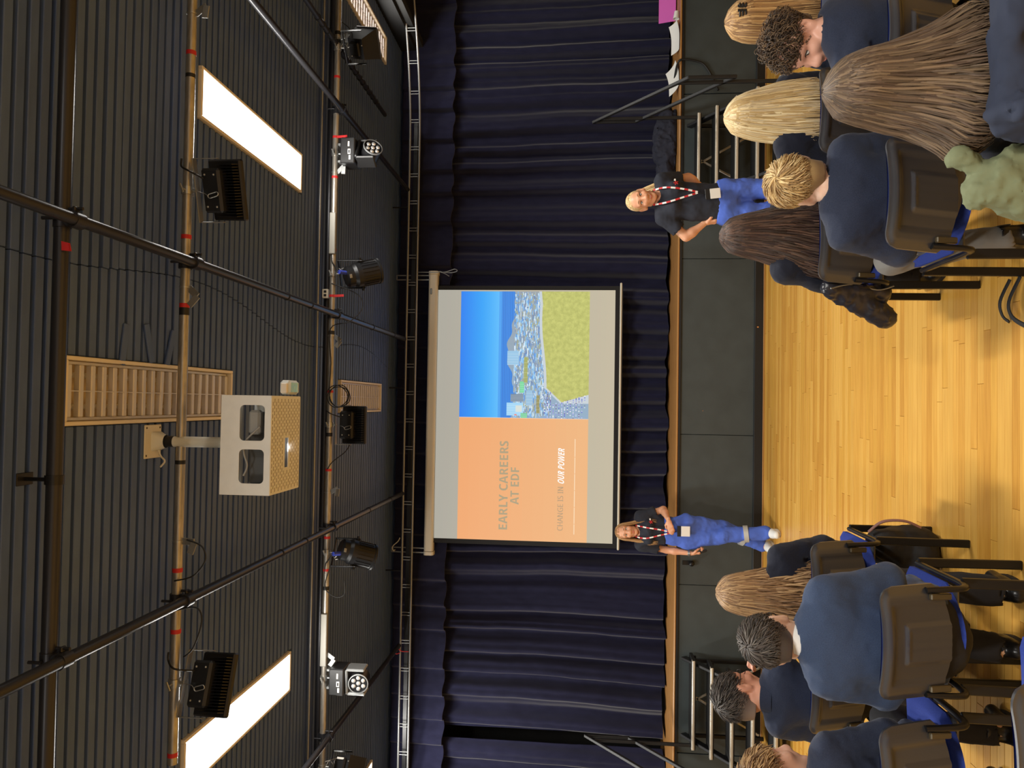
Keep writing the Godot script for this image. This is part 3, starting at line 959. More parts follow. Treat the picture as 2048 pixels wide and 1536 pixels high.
func build_room() -> void:
	var rng := RandomNumberGenerator.new()
	rng.seed = 11
	var fl := shell("floor", Vector3(-XW, -0.2, ZB), Vector3(XW, -0.006, ZF), M.joint)
	var pitch := 0.06
	var shared := []
	for i in 4:
		var g := Geo.new()
		g.box(Vector3.ZERO, Vector3([0.9, 1.2, 1.5, 1.8][i], 0.012, pitch - 0.0016), Basis(), 0.0012)
		shared.append(g)
	var meshes := []
	for g in shared: meshes.append(g.mesh())
	var rest := [Geo.new(), Geo.new(), Geo.new(), Geo.new(), Geo.new(), Geo.new()]
	var count := 0
	var row := 0
	var z := 5.4
	while z > -0.01:
		var x := -XW - rng.randf_range(0.0, 1.5)
		while x < XW:
			var k := rng.randi() % 4
			var L: float = [0.9, 1.2, 1.5, 1.8][k]
			var mi := rng.randi() % 6
			var p := Vector3(x + L / 2, -0.006 + rng.randf_range(-0.0004, 0.0004), z)
			if p.x - L / 2 < 1.9 and p.x + L / 2 > -1.6 and count < 300 and p.x - L / 2 > -XW and p.x + L / 2 < XW:
				var o := MeshInstance3D.new()
				o.name = "floor_plank"
				o.mesh = meshes[k]; o.material_override = M.wood[mi]; o.position = p
				fl.add_child(o, true)
				count += 1
			else:
				var a := maxf(x, -XW + 0.01); var b := minf(x + L, XW - 0.01)
				if b - a > 0.02: rest[mi].box(Vector3((a + b) / 2, p.y, z), Vector3(b - a - 0.001, 0.012, pitch - 0.0016))
			x += L + 0.0012
		z -= pitch
	z = 5.4 + pitch
	while z < ZF:
		rest[row % 6].box(Vector3(0, -0.006, z), Vector3(XW * 2 - 0.02, 0.012, pitch - 0.0016))
		row += 1; z += pitch
	for i in 6:
		var o := part("floor_boards", rest[i], M.wood[i], fl)
		o.set_meta("kind", "stuff")
	shell("wall_left", Vector3(-XW - 0.2, -0.2, ZB - 0.2), Vector3(-XW, 4.3, ZF + 0.2), M.wall)
	shell("wall_right", Vector3(XW, -0.2, ZB - 0.2), Vector3(XW + 0.2, 4.3, ZF + 0.2), M.wall)
	shell("wall_front", Vector3(-XW, -0.2, ZB - 0.2), Vector3(XW, 4.3, ZB), M.wall)
	shell("wall_back", Vector3(-XW, -0.2, ZF), Vector3(XW, 4.3, ZF + 0.2), M.walllight)
	for s in [-1, 1]:      # the hall is painted light behind the lighting bars
		shell("trim_4" if s < 0 else "trim_5", Vector3(s * (XW - 0.02), 0.0, 6.6), Vector3(s * XW, CEIL, ZF), M.walllight)
	var ce := shell("ceiling", Vector3(-XW, CEIL + 0.09, ZB), Vector3(XW, 4.35, ZF), M.void)
	# slats run across the room; gaps for the fittings
	var rest2 := Geo.new()
	count = 0
	z = 6.35
	var sp := 0.07
	var boxes := {}
	while z > -0.95:
		var cuts := [[-XW, -XW]]
		var joint := 0.42 + 0.08 * sin(z * 2.0) + z * 0.04
		var spans := []
		var edges := []
		for h in holes:
			if z + 0.025 > h[2] and z - 0.025 < h[3]: edges.append([h[0] - 0.004, h[1] + 0.004])
		var inside := false
		for e in edges:
			if joint > e[0] - 0.1 and joint < e[1] + 0.1: inside = true
		if not inside: edges.append([joint - 0.0015, joint + 0.0015])
		edges.sort_custom(func(a, b): return a[0] < b[0])
		var x0 := -XW
		for e in edges:
			spans.append([x0, e[0]]); x0 = e[1]
		spans.append([x0, XW])
		for s in spans:
			if s[1] - s[0] < 0.02: continue
			var c := Vector3((s[0] + s[1]) / 2, CEIL + 0.014 + rng.randf_range(-0.0015, 0.0015), z)
			var L: float = s[1] - s[0]
			if count < 296 and s[0] < 4.6:
				var g := Geo.new()
				g.box(Vector3.ZERO, Vector3(L, 0.028, 0.047), Basis(), 0.003)
				var o := part("ceiling_slat", g, M.slat, ce)
				o.position = c
				if absf(s[0] - joint) < 0.01 and z > 3.9 and z < 4.9: o.rotation.y = rng.randf_range(-0.004, 0.004)
				count += 1
			else:
				rest2.box(c, Vector3(L, 0.028, 0.047))
		z -= sp
	z = 6.35 + sp
	while z < ZF:
		var ed := []
		for h in holes:
			if z + 0.025 > h[2] and z - 0.025 < h[3]: ed.append([h[0], h[1]])
		var x0 := -XW
		for e in ed:
			rest2.box(Vector3((x0 + e[0]) / 2, CEIL + 0.014, z), Vector3(e[0] - x0, 0.028, 0.047)); x0 = e[1]
		rest2.box(Vector3((x0 + XW) / 2, CEIL + 0.014, z), Vector3(XW - x0, 0.028, 0.047))
		z += sp
	part("ceiling_slats", rest2, M.slat, ce).set_meta("kind", "stuff")
	# two sprung slat ends beside the unlit light
	for q in [[0.26, 4.32, 0.11], [0.27, 4.52, -0.09], [0.25, 4.73, 0.06]]:
		var g := Geo.new()
		g.box(Vector3.ZERO, Vector3(0.2, 0.012, 0.042), Basis(), 0.003)
		var o := part("ceiling_slat", g, M.slat, ce)
		o.position = Vector3(q[0], CEIL - 0.008, q[1]); o.rotation = Vector3(0, q[2] * 3.0, 0.02)
	# dark bulkhead along the right side, with cable tray
	shell("trim_1", Vector3(4.12, 3.88, -0.6), Vector3(4.62, CEIL + 0.09, 6.4), M.blackmatt)
	shell("trim_2", Vector3(4.16, 3.80, -0.6), Vector3(4.24, 3.88, 6.4), M.wall)
	# strip where the slats end over the curtain
	shell("trim_3", Vector3(-XW, CEIL - 0.03, -1.05), Vector3(XW, CEIL + 0.09, -0.93), M.blackmatt)

# ---------------------------------------------------------------- stage, curtains, steps
func build_stage() -> void:
	var o := thing("stage", "raised stage with a dark green-grey front, black skirting and a wooden edge", "stage", Vector3(0, 0, 0))
	var g := Geo.new()
	var xs := [-XW, -3.6, -1.865, -0.3, 1.55, 3.3, XW]
	for i in xs.size() - 1:
		g = Geo.new()
		g.box(Vector3((xs[i] + xs[i + 1]) / 2, 0.48, -0.02), Vector3(minf(xs[i + 1], XW - 0.01) - maxf(xs[i], 0.01 - XW) - 0.004, 0.76, 0.03), Basis(), 0.003)
		part("front_panel", g, M.front, o)
	g = Geo.new()
	g.box(Vector3(0, 0.44, -0.85), Vector3(XW * 2 - 0.03, 0.84, 1.6))
	part("carcass", g, M.blackmatt, o)
	g = Geo.new()
	g.box(Vector3(0, 0.052, 0.0), Vector3(XW * 2 - 0.03, 0.1, 0.035), Basis(), 0.006)
	var sk := part("skirting", g, M.black, o)
	g = Geo.new()
	g.box(Vector3(0, 0.008, 0.022), Vector3(XW * 2 - 0.03, 0.014, 0.012), Basis(), 0.003)
	part("floor_bead", g, M.nosing, sk)
	g = Geo.new()
	g.box(Vector3(0, 0.864, 0.0), Vector3(XW * 2 - 0.03, 0.026, 0.03), Basis(), 0.004)
	part("edge_strip", g, M.black, o)
	g = Geo.new()
	g.box(Vector3(0, 0.886, -0.005), Vector3(XW * 2 - 0.03, 0.018, 0.05), Basis(), 0.006)
	part("nosing", g, M.nosing, o)
	for i in 12:
		g = Geo.new()
		g.box(Vector3(0, 0.8755, -0.08 - 0.098 * i), Vector3(XW * 2 - 0.03, 0.039, 0.0965), Basis(), 0.0015)
		part("stage_board", g, M.stagewood, o)
	g = Geo.new()
	for e in [[0.83, 0.07, 0.012, 0.016], [-0.05, 0.62, 0.006, 0.006]]:
		g.box(Vector3(e[0], e[1], -0.004 if e[1] > 0.2 else 0.0185), Vector3(e[2], e[3], 0.002))
	part("paint_chip", g, mat(rgb(214, 140, 70), 0.7), o)
	g = Geo.new()
	g.ball(Vector3(-1.637, 0.725, 0.032), Vector3(0.03, 0.03, 0.03), Basis(), 16, 10)
	g.rod(Vector3(-1.637, 0.725, -0.006), Vector3(-1.637, 0.725, 0.02), 0.016, 14)
	g.box(Vector3(-1.637, 0.76, -0.002), Vector3(0.045, 0.11, 0.006), Basis(), 0.003)
	part("door_knob", g, M.blackmetal, o)
	# curtains
	curtain("stage_curtain", "wide dark navy stage curtain hanging in deep folds behind the screen", -3.76, XW - 0.02, 0.905, 3.95, -0.76, 0.062, 5)
	curtain("stage_curtain", "narrow navy stage curtain at the frame's edge, beyond the black gap", -XW + 0.02, -3.885, 0.905, 3.95, -0.74, 0.062, 8)
	var v := valance()
	tag(v, "pleated navy pelmet along the top of the stage curtains", "pelmet")
	steps(1)
	steps(-1)

func fold(x: float, nz: FastNoiseLite) -> float:
	var p := x / 0.29 + nz.get_noise_1d(x * 40.0) * 0.9
	var f := p - floorf(p)
	var saw := smoothstep(0.0, 0.22, f) * (1.0 - smoothstep(0.30, 1.0, f))
	return saw + 0.22 * sin(f * 14.0 + nz.get_noise_1d(x * 60.0) * 5.0) * (1.0 - f) * smoothstep(0.25, 0.4, f) + 0.25 * nz.get_noise_1d(x * 180.0 + 50.0)

func curtain(called: String, label: String, x0: float, x1: float, y0: float, y1: float, z: float, amp: float, sd: int) -> void:
	var nz := FastNoiseLite.new()
	nz.seed = sd; nz.frequency = 0.02
	var g := Geo.new()
	var rows := []
	var back := []
	var n := int((x1 - x0) / 0.014)
	for i in 36:
		var t := i / 35.0
		var y := lerpf(y0, y1, t)
		var r := PackedVector3Array(); var rb := PackedVector3Array()
		for j in n + 1:
			var x := lerpf(x0, x1, float(j) / n)
			var sh := x + 0.05 * sin(t * 2.0 + x * 1.3) * (1.0 - t) + 0.02 * nz.get_noise_2d(x * 30.0, t * 90.0)
			var d := fold(sh, nz)
			var zz := z + amp * 2.4 * d * lerpf(1.0, 0.55, t) + 0.015 * nz.get_noise_2d(x * 90.0, t * 120.0)
			var yy := y + (0.012 * sin(x * 5.0) + 0.01 * sin(x * 13.0 + 1.0)) * (1.0 - t) if i == 0 else y
			if i == 0: yy += 0.02
			r.append(Vector3(x, yy, zz)); rb.append(Vector3(x, yy, zz - 0.012))
		rows.append(r); back.append(rb)
	g.grid(rows, false)
	g.grid(back, true)
	g.grid([back[0], rows[0]], false)
	var o := part(called, g, M.velvet)
	tag(o, label, "curtain")

func valance() -> MeshInstance3D:
	var nz := FastNoiseLite.new()
	nz.seed = 77; nz.frequency = 0.02
	var g := Geo.new()
	var rows := []; var back := []
	var n := 700
	for i in 22:
		var t := i / 21.0
		var r := PackedVector3Array(); var rb := PackedVector3Array()
		for j in n + 1:
			var x := lerpf(-XW + 0.02, XW - 0.02, float(j) / n)
			var p := x / 0.33 + nz.get_noise_1d(x * 30.0) * 0.8
			var f := p - floorf(p)
			var d := smoothstep(0.0, 0.12, f) * (1.0 - 0.8 * smoothstep(0.12, 1.0, f))
			# swags: creases fan out from each pleat
			var sw := sin((1.0 - t) * 5.0 - f * 5.0) * 0.5 * (1.0 - t) * f
			var zz := -0.60 + 0.06 * d * (1.25 - 0.5 * t) + 0.035 * sw + 0.01 * nz.get_noise_2d(x * 120.0, t * 90.0)
			var y := lerpf(3.41 + 0.012 * sin(f * TAU) + 0.012 * nz.get_noise_1d(x * 60.0), 4.02, t)
			if i == 1: zz += 0.004
			r.append(Vector3(x, y, zz)); rb.append(Vector3(x, y, zz - 0.012))
		rows.append(r); back.append(rb)
	g.grid(rows, false); g.grid(back, true); g.grid([back[0], rows[0]], false)
	return part("pelmet", g, M.velvet)

func steps(s: int) -> void:
	var x1 := 2.98 if s > 0 else -2.55
	var x0 := 2.10 if s > 0 else -3.43
	var o := thing("steps", "black steps with pale metal tread edges, " + ("behind the smiling woman with hand on hip" if s > 0 else "beyond the boy with his hand at his chin"), "steps", Vector3((x0 + x1) / 2, 0, 0))
	var hw := (x1 - x0) / 2
	var H := [0.745, 0.596, 0.447, 0.298, 0.149]
	var Z := [0.315, 0.50, 0.735, 0.94, 1.18]
	for i in 5:
		var g := Geo.new()
		g.box(Vector3(0, H[i] - 0.02, Z[i] - 0.14), Vector3(hw * 2, 0.035, 0.27), Basis(), 0.004)
		var t := part("tread", g, M.black, o)
		g = Geo.new()
		g.box(Vector3(0, H[i] - 0.012, Z[i] - 0.003), Vector3(hw * 2 + 0.004, 0.026, 0.012), Basis(), 0.004)
		g.box(Vector3(0, H[i] - 0.001, Z[i] - 0.022), Vector3(hw * 2 + 0.004, 0.005, 0.045))
		part("tread_edge", g, M.tread, t)
		g = Geo.new()
		g.box(Vector3(0, H[i] - 0.055, Z[i] - 0.27), Vector3(hw * 2 - 0.06, 0.03, 0.02))
		part("rear_bar", g, M.blackmetal, t)
	for q in [-1, 1]:
		var g := Geo.new()
		g.bar(Vector3(q * (hw - 0.05), 0.80, 0.06), Vector3(q * (hw - 0.05), 0.10, 1.16), 0.03, 0.07, Vector3.UP, 0.004)
		part("stringer", g, M.blackmetal, o)
		g = Geo.new()
		g.bar(Vector3(q * (hw - 0.06), 0.0, 0.10), Vector3(q * (hw - 0.06), 0.74, 0.10), 0.035, 0.035, Vector3.UP, 0.004)
		part("support_leg", g, M.blackmetal, o)
		g = Geo.new()
		g.bar(Vector3(q * (hw - 0.06), 0.0, 0.72), Vector3(q * (hw - 0.06), 0.42, 0.72), 0.035, 0.035, Vector3.UP, 0.004)
		part("support_leg", g, M.blackmetal, o)
	for q in [[Vector3(-hw + 0.1, 0.05, 0.12), Vector3(0.03, 0.72, 0.12)], [Vector3(hw - 0.1, 0.05, 0.12), Vector3(-0.03, 0.72, 0.12)]]:
		var g := Geo.new()
		g.bar(q[0], q[1], 0.022, 0.012, Vector3.BACK, 0.003)
		part("cross_brace", g, M.tread, o)
	# handrail on the outer side, a loop of square tube on two posts
	var rx := (2.95 if s > 0 else -3.40) - (x0 + x1) / 2
	var t := 0.03
	var g := Geo.new()
	g.bar(Vector3(rx, 0.745, 0.27), Vector3(rx, 1.74, 0.27), t, t, Vector3.BACK, 0.004)
	part("rail_post", g, M.black, o)
	g = Geo.new()
	g.bar(Vector3(rx, 0.149, 1.13), Vector3(rx, 1.05, 1.13), t, t, Vector3.BACK, 0.004)
	part("rail_post", g, M.black, o)
	var A := Vector3(rx, 1.80, 0.18); var B := Vector3(rx, 0.96, 1.24); var C := Vector3(rx, 0.55, 1.24); var D := Vector3(rx, 1.36, 0.18)
	g = Geo.new()
	g.bar(A, B, t, t, Vector3.RIGHT, 0.004)
	g.bar(A + Vector3(0, 0.012, 0), D - Vector3(0, 0.012, 0), t, t, Vector3.RIGHT, 0.004)
	g.bar(B + Vector3(0, 0.012, 0), C - Vector3(0, 0.012, 0), t, t, Vector3.RIGHT, 0.004)
	g.bar(D, C, t, t, Vector3.RIGHT, 0.004)
	part("handrail", g, M.black, o)

# ---------------------------------------------------------------- projection screen
func raster(im: Image, text: String, font_bold: bool, h: float, cx: float, y_base: float, col: Color, width: float, shear := 0.0) -> void:
	# letters from a TextMesh, filled into the picture; h is the capital height in pixels
	var tm := TextMesh.new()
	var sf := SystemFont.new()
	sf.font_names = PackedStringArray(["Droid Sans"])
	sf.font_weight = 700 if font_bold else 400
	tm.font = sf; tm.text = text; tm.font_size = 64; tm.pixel_size = 0.01; tm.depth = 0.0
	var a := tm.get_mesh_arrays()
	var vs: PackedVector3Array = a[Mesh.ARRAY_VERTEX]
	var ix: PackedInt32Array = a[Mesh.ARRAY_INDEX]
	var lo := Vector2.INF; var hi := -Vector2.INF
	for p in vs:
		lo = lo.min(Vector2(p.x, p.y)); hi = hi.max(Vector2(p.x, p.y))
	var sc := h / (hi.y - lo.y)
	var stretch := width / ((hi.x - lo.x) * sc)
	var P := PackedVector2Array()
	for p in vs:
		var x := (p.x - (lo.x + hi.x) / 2) * sc * stretch
		var y := (p.y - lo.y) * sc
		P.append(Vector2(cx + x + y * shear, y_base - y))
	for i in range(0, ix.size(), 3):
		var A := P[ix[i]]; var B := P[ix[i + 1]]; var C := P[ix[i + 2]]
		var den := (B - A).cross(C - A)
		if absf(den) < 0.0001: continue
		var x0 := int(minf(A.x, minf(B.x, C.x))); var x1 := int(maxf(A.x, maxf(B.x, C.x))) + 1
		var y0 := int(minf(A.y, minf(B.y, C.y))); var y1 := int(maxf(A.y, maxf(B.y, C.y))) + 1
		for y in range(maxi(0, y0), mini(im.get_height() - 1, y1) + 1):
			for x in range(maxi(0, x0), mini(im.get_width() - 1, x1) + 1):
				var q := Vector2(x + 0.5, y + 0.5)
				var u := (B - A).cross(q - A) / den
				var w := (q - A).cross(C - A) / den
				if u >= -0.01 and w >= -0.01 and u + w <= 1.01: im.set_pixel(x, y, col)

func slide() -> ImageTexture:
	var W := 1408; var H := 1004      # 500 pixels a metre
	var im := Image.create(W, H, false, Image.FORMAT_RGBA8)
	for y in H:
		var t := float(y) / H
		im.fill_rect(Rect2i(0, y, W, 1), rgb(170, 167, 156).lerp(rgb(190, 180, 156), t))
	var y0 := 133; var y1 := 862; var xm := 686
	for y in range(y0, y1):
		var t := float(y - y0) / (y1 - y0)
		im.fill_rect(Rect2i(0, y, xm, 1), rgb(238, 166, 112).lerp(rgb(234, 178, 124), t))
		var c: Color
		if t < 0.16: c = rgb(34, 128, 240).lerp(rgb(40, 160, 246), t / 0.16)
		elif t < 0.3: c = rgb(40, 160, 246).lerp(rgb(88, 186, 250), (t - 0.16) / 0.14)
		elif t < 0.325: c = rgb(70, 160, 240)
		else: c = rgb(52, 136, 226)
		if t >= 0.318 and int(t * 300) % 4 == 0 and t < 0.42: c = rgb(38, 112, 204)
		im.fill_rect(Rect2i(xm, y, W - xm - 8, 1), c)
	var rng := RandomNumberGenerator.new()
	rng.seed = 5
	var fx := func(a: float) -> int: return xm + int(a * (W - xm - 8))
	var fy := func(b: float) -> int: return y0 + int(b * (y1 - y0))
	# shore and works: streaks and blocks of pale blue, grey and violet
	for x in range(xm, W - 8):
		var a := float(x - xm) / (W - xm - 8)
		var top := 0.40 + 0.03 * sin(a * 9.0) + 0.01 * sin(a * 40.0)
		im.fill_rect(Rect2i(x, fy.call(top), 1, y1 - fy.call(top)), rgb(140, 170, 196).lerp(rgb(150, 160, 170), a))
	var pal := [rgb(150, 205, 244), rgb(120, 178, 232), rgb(196, 222, 238), rgb(130, 146, 170), rgb(104, 132, 176), rgb(170, 180, 176), rgb(92, 150, 220), rgb(160, 168, 140), rgb(214, 232, 246)]
	for q in 2600:
		var a := rng.randf(); var b := rng.randf_range(0.42, 0.7)
		var w := rng.randi_range(4, 34); var h := rng.randi_range(2, 7)
		var dx := rng.randf_range(-0.5, 0.5)
		var c: Color = pal[rng.randi() % pal.size()]
		for k in h:
			var xx: int = fx.call(a) + int(k * dx * 2)
			var yy: int = fy.call(b) + k
			if xx > xm and xx + w < W - 8 and yy < y1: im.fill_rect(Rect2i(xx, yy, w, 1), c)
	for q in [[0.42, 0.37, 0.11, 0.09, rgb(150, 196, 228)], [0.02, 0.37, 0.1, 0.13, rgb(160, 212, 244)], [0.13, 0.4, 0.06, 0.1, rgb(120, 140, 160)], [0.05, 0.44, 0.05, 0.05, rgb(210, 220, 214)], [0.2, 0.47, 0.09, 0.035, rgb(120, 214, 160)], [0.28, 0.5, 0.2, 0.03, rgb(162, 170, 104)], [0.1, 0.52, 0.12, 0.05, rgb(150, 190, 220)], [0.04, 0.6, 0.14, 0.025, rgb(150, 146, 96)], [0.0, 0.48, 0.04, 0.05, rgb(110, 200, 150)], [0.02, 0.43, 0.012, 0.02, rgb(226, 110, 100)]]:
		im.fill_rect(Rect2i(fx.call(q[0]), fy.call(q[1]), int(q[2] * (W - xm)), int(q[3] * (y1 - y0))), q[4])
		for k in 5: im.fill_rect(Rect2i(fx.call(q[0]) + k * int(q[2] * (W - xm) / 5), fy.call(q[1]), 2, int(q[3] * (y1 - y0))), (q[4] as Color).lightened(0.3))
	# meadow
	var nz := FastNoiseLite.new()
	nz.seed = 9; nz.frequency = 0.03; nz.fractal_octaves = 5
	for y in range(fy.call(0.60), y1):
		var b := float(y - y0) / (y1 - y0)
		for x in range(xm, W - 8):
			var a := float(x - xm) / (W - xm - 8)
			var edge := 0.655 + 0.02 * sin(a * 6.0) + maxf(0.0, 0.24 - a) * 1.1
			if a > 0.9: edge -= (a - 0.9) * 0.2
			if b > edge and a > 0.1 + (b - 0.7) * 0.3:
				var k := nz.get_noise_2d(x, y) * 0.5 + 0.5
				im.set_pixel(x, y, rgb(168, 172, 92).lerp(rgb(206, 208, 120), clampf(k + 0.25 * nz.get_noise_2d(x * 4.0, y * 4.0), 0, 1)))
			elif b > edge - 0.02 and a > 0.12: im.set_pixel(x, y, rgb(196, 206, 214))
	# car park rows, lower left
	for q in 500:
		var b := rng.randf_range(0.66, 0.96); var lim := 0.08 + maxf(0.0, (b - 0.68)) * 0.35
		var a := rng.randf_range(0.0, 0.12 + lim)
		if a > 0.1 + (b - 0.7) * 0.3 and b > 0.72: continue
		im.fill_rect(Rect2i(fx.call(a), fy.call(snappedf(b, 0.022)), rng.randi_range(3, 8), 6), [rgb(96, 110, 200), rgb(190, 200, 236), rgb(140, 150, 220), rgb(230, 232, 240), rgb(120, 110, 150)][rng.randi() % 5])
	raster(im, "EARLY CAREERS", true, 50, 308, 417, rgb(172, 156, 124), 495)
	raster(im, "AT EDF", true, 48, 305, 479, rgb(172, 156, 124), 208)
	raster(im, "CHANGE IS IN", false, 31, 184, 728, rgb(182, 150, 116), 242)
	raster(im, "CHANGE IS IN", false, 31, 185, 728, rgb(182, 150, 116), 242)
	raster(im, "OUR POWER", true, 36, 420, 732, rgb(252, 252, 250), 196, 0.25)
	im.fill_rect(Rect2i(44, 788, 530, 5), rgb(246, 214, 176))
	for k in 5: im.fill_rect(Rect2i(100 + k * 93, 788, 3, 5), rgb(236, 176, 120))
	im.fill_rect(Rect2i(xm - 2, y0, 3, y1 - y0), rgb(240, 200, 170))
	return ImageTexture.create_from_image(im)

func build_screen() -> void:
	var z := -0.45
	var o := thing("projection_screen", "pull-down projection screen showing an orange and blue title slide", "screen", Vector3(-0.135, 0, z))
	var m := M.fabricwhite as StandardMaterial3D
	m = mat(rgb(64, 64, 62), 0.85)
	m.emission_enabled = true
	m.emission = Color.WHITE
	m.emission_operator = BaseMaterial3D.EMISSION_OP_MULTIPLY
	m.emission_texture = slide()
	m.emission_energy_multiplier = SCREEN_GLOW
	var g := Geo.new()
	var x0 := -1.41; var x1 := 1.415
	g.quad(Vector3(x0, 1.525, 0), Vector3(x1, 1.525, 0), Vector3(x1, 3.535, 0), Vector3(x0, 3.535, 0), true)
	part("screen_picture", g, m, o)
	g = Geo.new()
	g.box(Vector3(0, 2.5, -0.006), Vector3(x1 - x0 + 0.1, 2.12, 0.008))
	part("screen_fabric", g, M.border, o)
	g = Geo.new()
	g.box(Vector3(0.01, 1.462, -0.004), Vector3(2.98, 0.024, 0.024), Basis(), 0.008)
	part("bottom_bar", g, M.casewhite, o)
	g = Geo.new()
	var sec := rrect(0.12, 0.105, 0.03, 5)
	g.prism(sec, -1.565, 1.585, Transform3D(Basis(Vector3(0, 0, -1), Vector3(0, 1, 0), Vector3(1, 0, 0)), Vector3(0.01, 3.59, -0.01)))
	var cs := part("case", g, M.casewhite, o)
	for s in [-1, 1]:
		g = Geo.new()
		g.prism(rrect(0.126, 0.115, 0.034, 5), 0, 0.04, Transform3D(Basis(Vector3(0, 0, -1), Vector3(0, 1, 0), Vector3(1, 0, 0)), Vector3(1.585 if s > 0 else -1.60, 3.588, -0.01)))
		part("end_cap", g, M.casewhite, cs)
		# hanger: a loop of flat bar up to the ceiling
		g = Geo.new()
		for q in [-0.025, 0.025]: g.bar(Vector3(s * 1.555 + q, 3.63, -0.005), Vector3(s * 1.555 + q, 4.02, -0.005), 0.012, 0.012, Vector3.BACK)
		g.bar(Vector3(s * 1.555 - 0.03, 4.02, -0.005), Vector3(s * 1.555 + 0.03, 4.02, -0.005), 0.012, 0.012, Vector3.BACK)
		part("hanger", g, M.zinc, o)
	g = Geo.new()
	g.prism(rrect(0.07, 0.02, 0.0099, 5), 0.052, 0.0535, Transform3D(Basis(), Vector3(1.39, 3.607, 0)))
	part("badge", g, M.black, cs)
	g = Geo.new()
	g.prism(rrect(0.058, 0.009, 0.0044, 5), 0.053, 0.0545, Transform3D(Basis(), Vector3(1.39, 3.607, 0)))
	part("badge_inlay", g, M.zinc, cs)

const SCREEN_GLOW := 1.0
# ---------------------------------------------------------------- lighting bars and what hangs on them
const YP := 3.92        # grey cross bars
const ZN := 4.42
const ZFAR := 2.10

func pipe(called: String, label: String, a: Vector3, b: Vector3, r: float, m: Material, group := "") -> Node3D:
	var o := thing(called, label, "pipe", (a + b) * 0.5, group)
	var g := Geo.new()
	g.tube(PackedVector3Array([a - o.position, b - o.position]), r, 16)
	part("tube", g, m, o)
	return o

func ring(o: Node3D, called: String, at: Vector3, ax: Vector3, r: float, w: float, m: Material) -> MeshInstance3D:
	var g := Geo.new()
	g.tube(PackedVector3Array([at - ax * w / 2 - o.position, at + ax * w / 2 - o.position]), r, 16)
	return part(called, g, m, o)

func coupler(o: Node3D, at: Vector3, m: Material) -> void:     # swivel coupler: two half shells with bolts, parts of the pipe it clamps
	var g := Geo.new()
	var p := at - o.position
	g.tube(PackedVector3Array([p + Vector3(0, 0.0, -0.03), p + Vector3(0, 0.0, 0.03)]), 0.034, 14)
	g.tube(PackedVector3Array([p + Vector3(-0.03, 0.055, 0), p + Vector3(0.03, 0.055, 0)]), 0.034, 14)
	g.box(p + Vector3(0.043, 0.0, 0), Vector3(0.02, 0.014, 0.03), Basis(), 0.003)
	g.rod(p + Vector3(0.045, -0.03, 0), p + Vector3(0.045, 0.04, 0), 0.007, 8)
	g.rod(p + Vector3(0, 0.055, 0.042), p + Vector3(0, 0.11, 0.042), 0.007, 8)
	part("coupler", g, m, o)

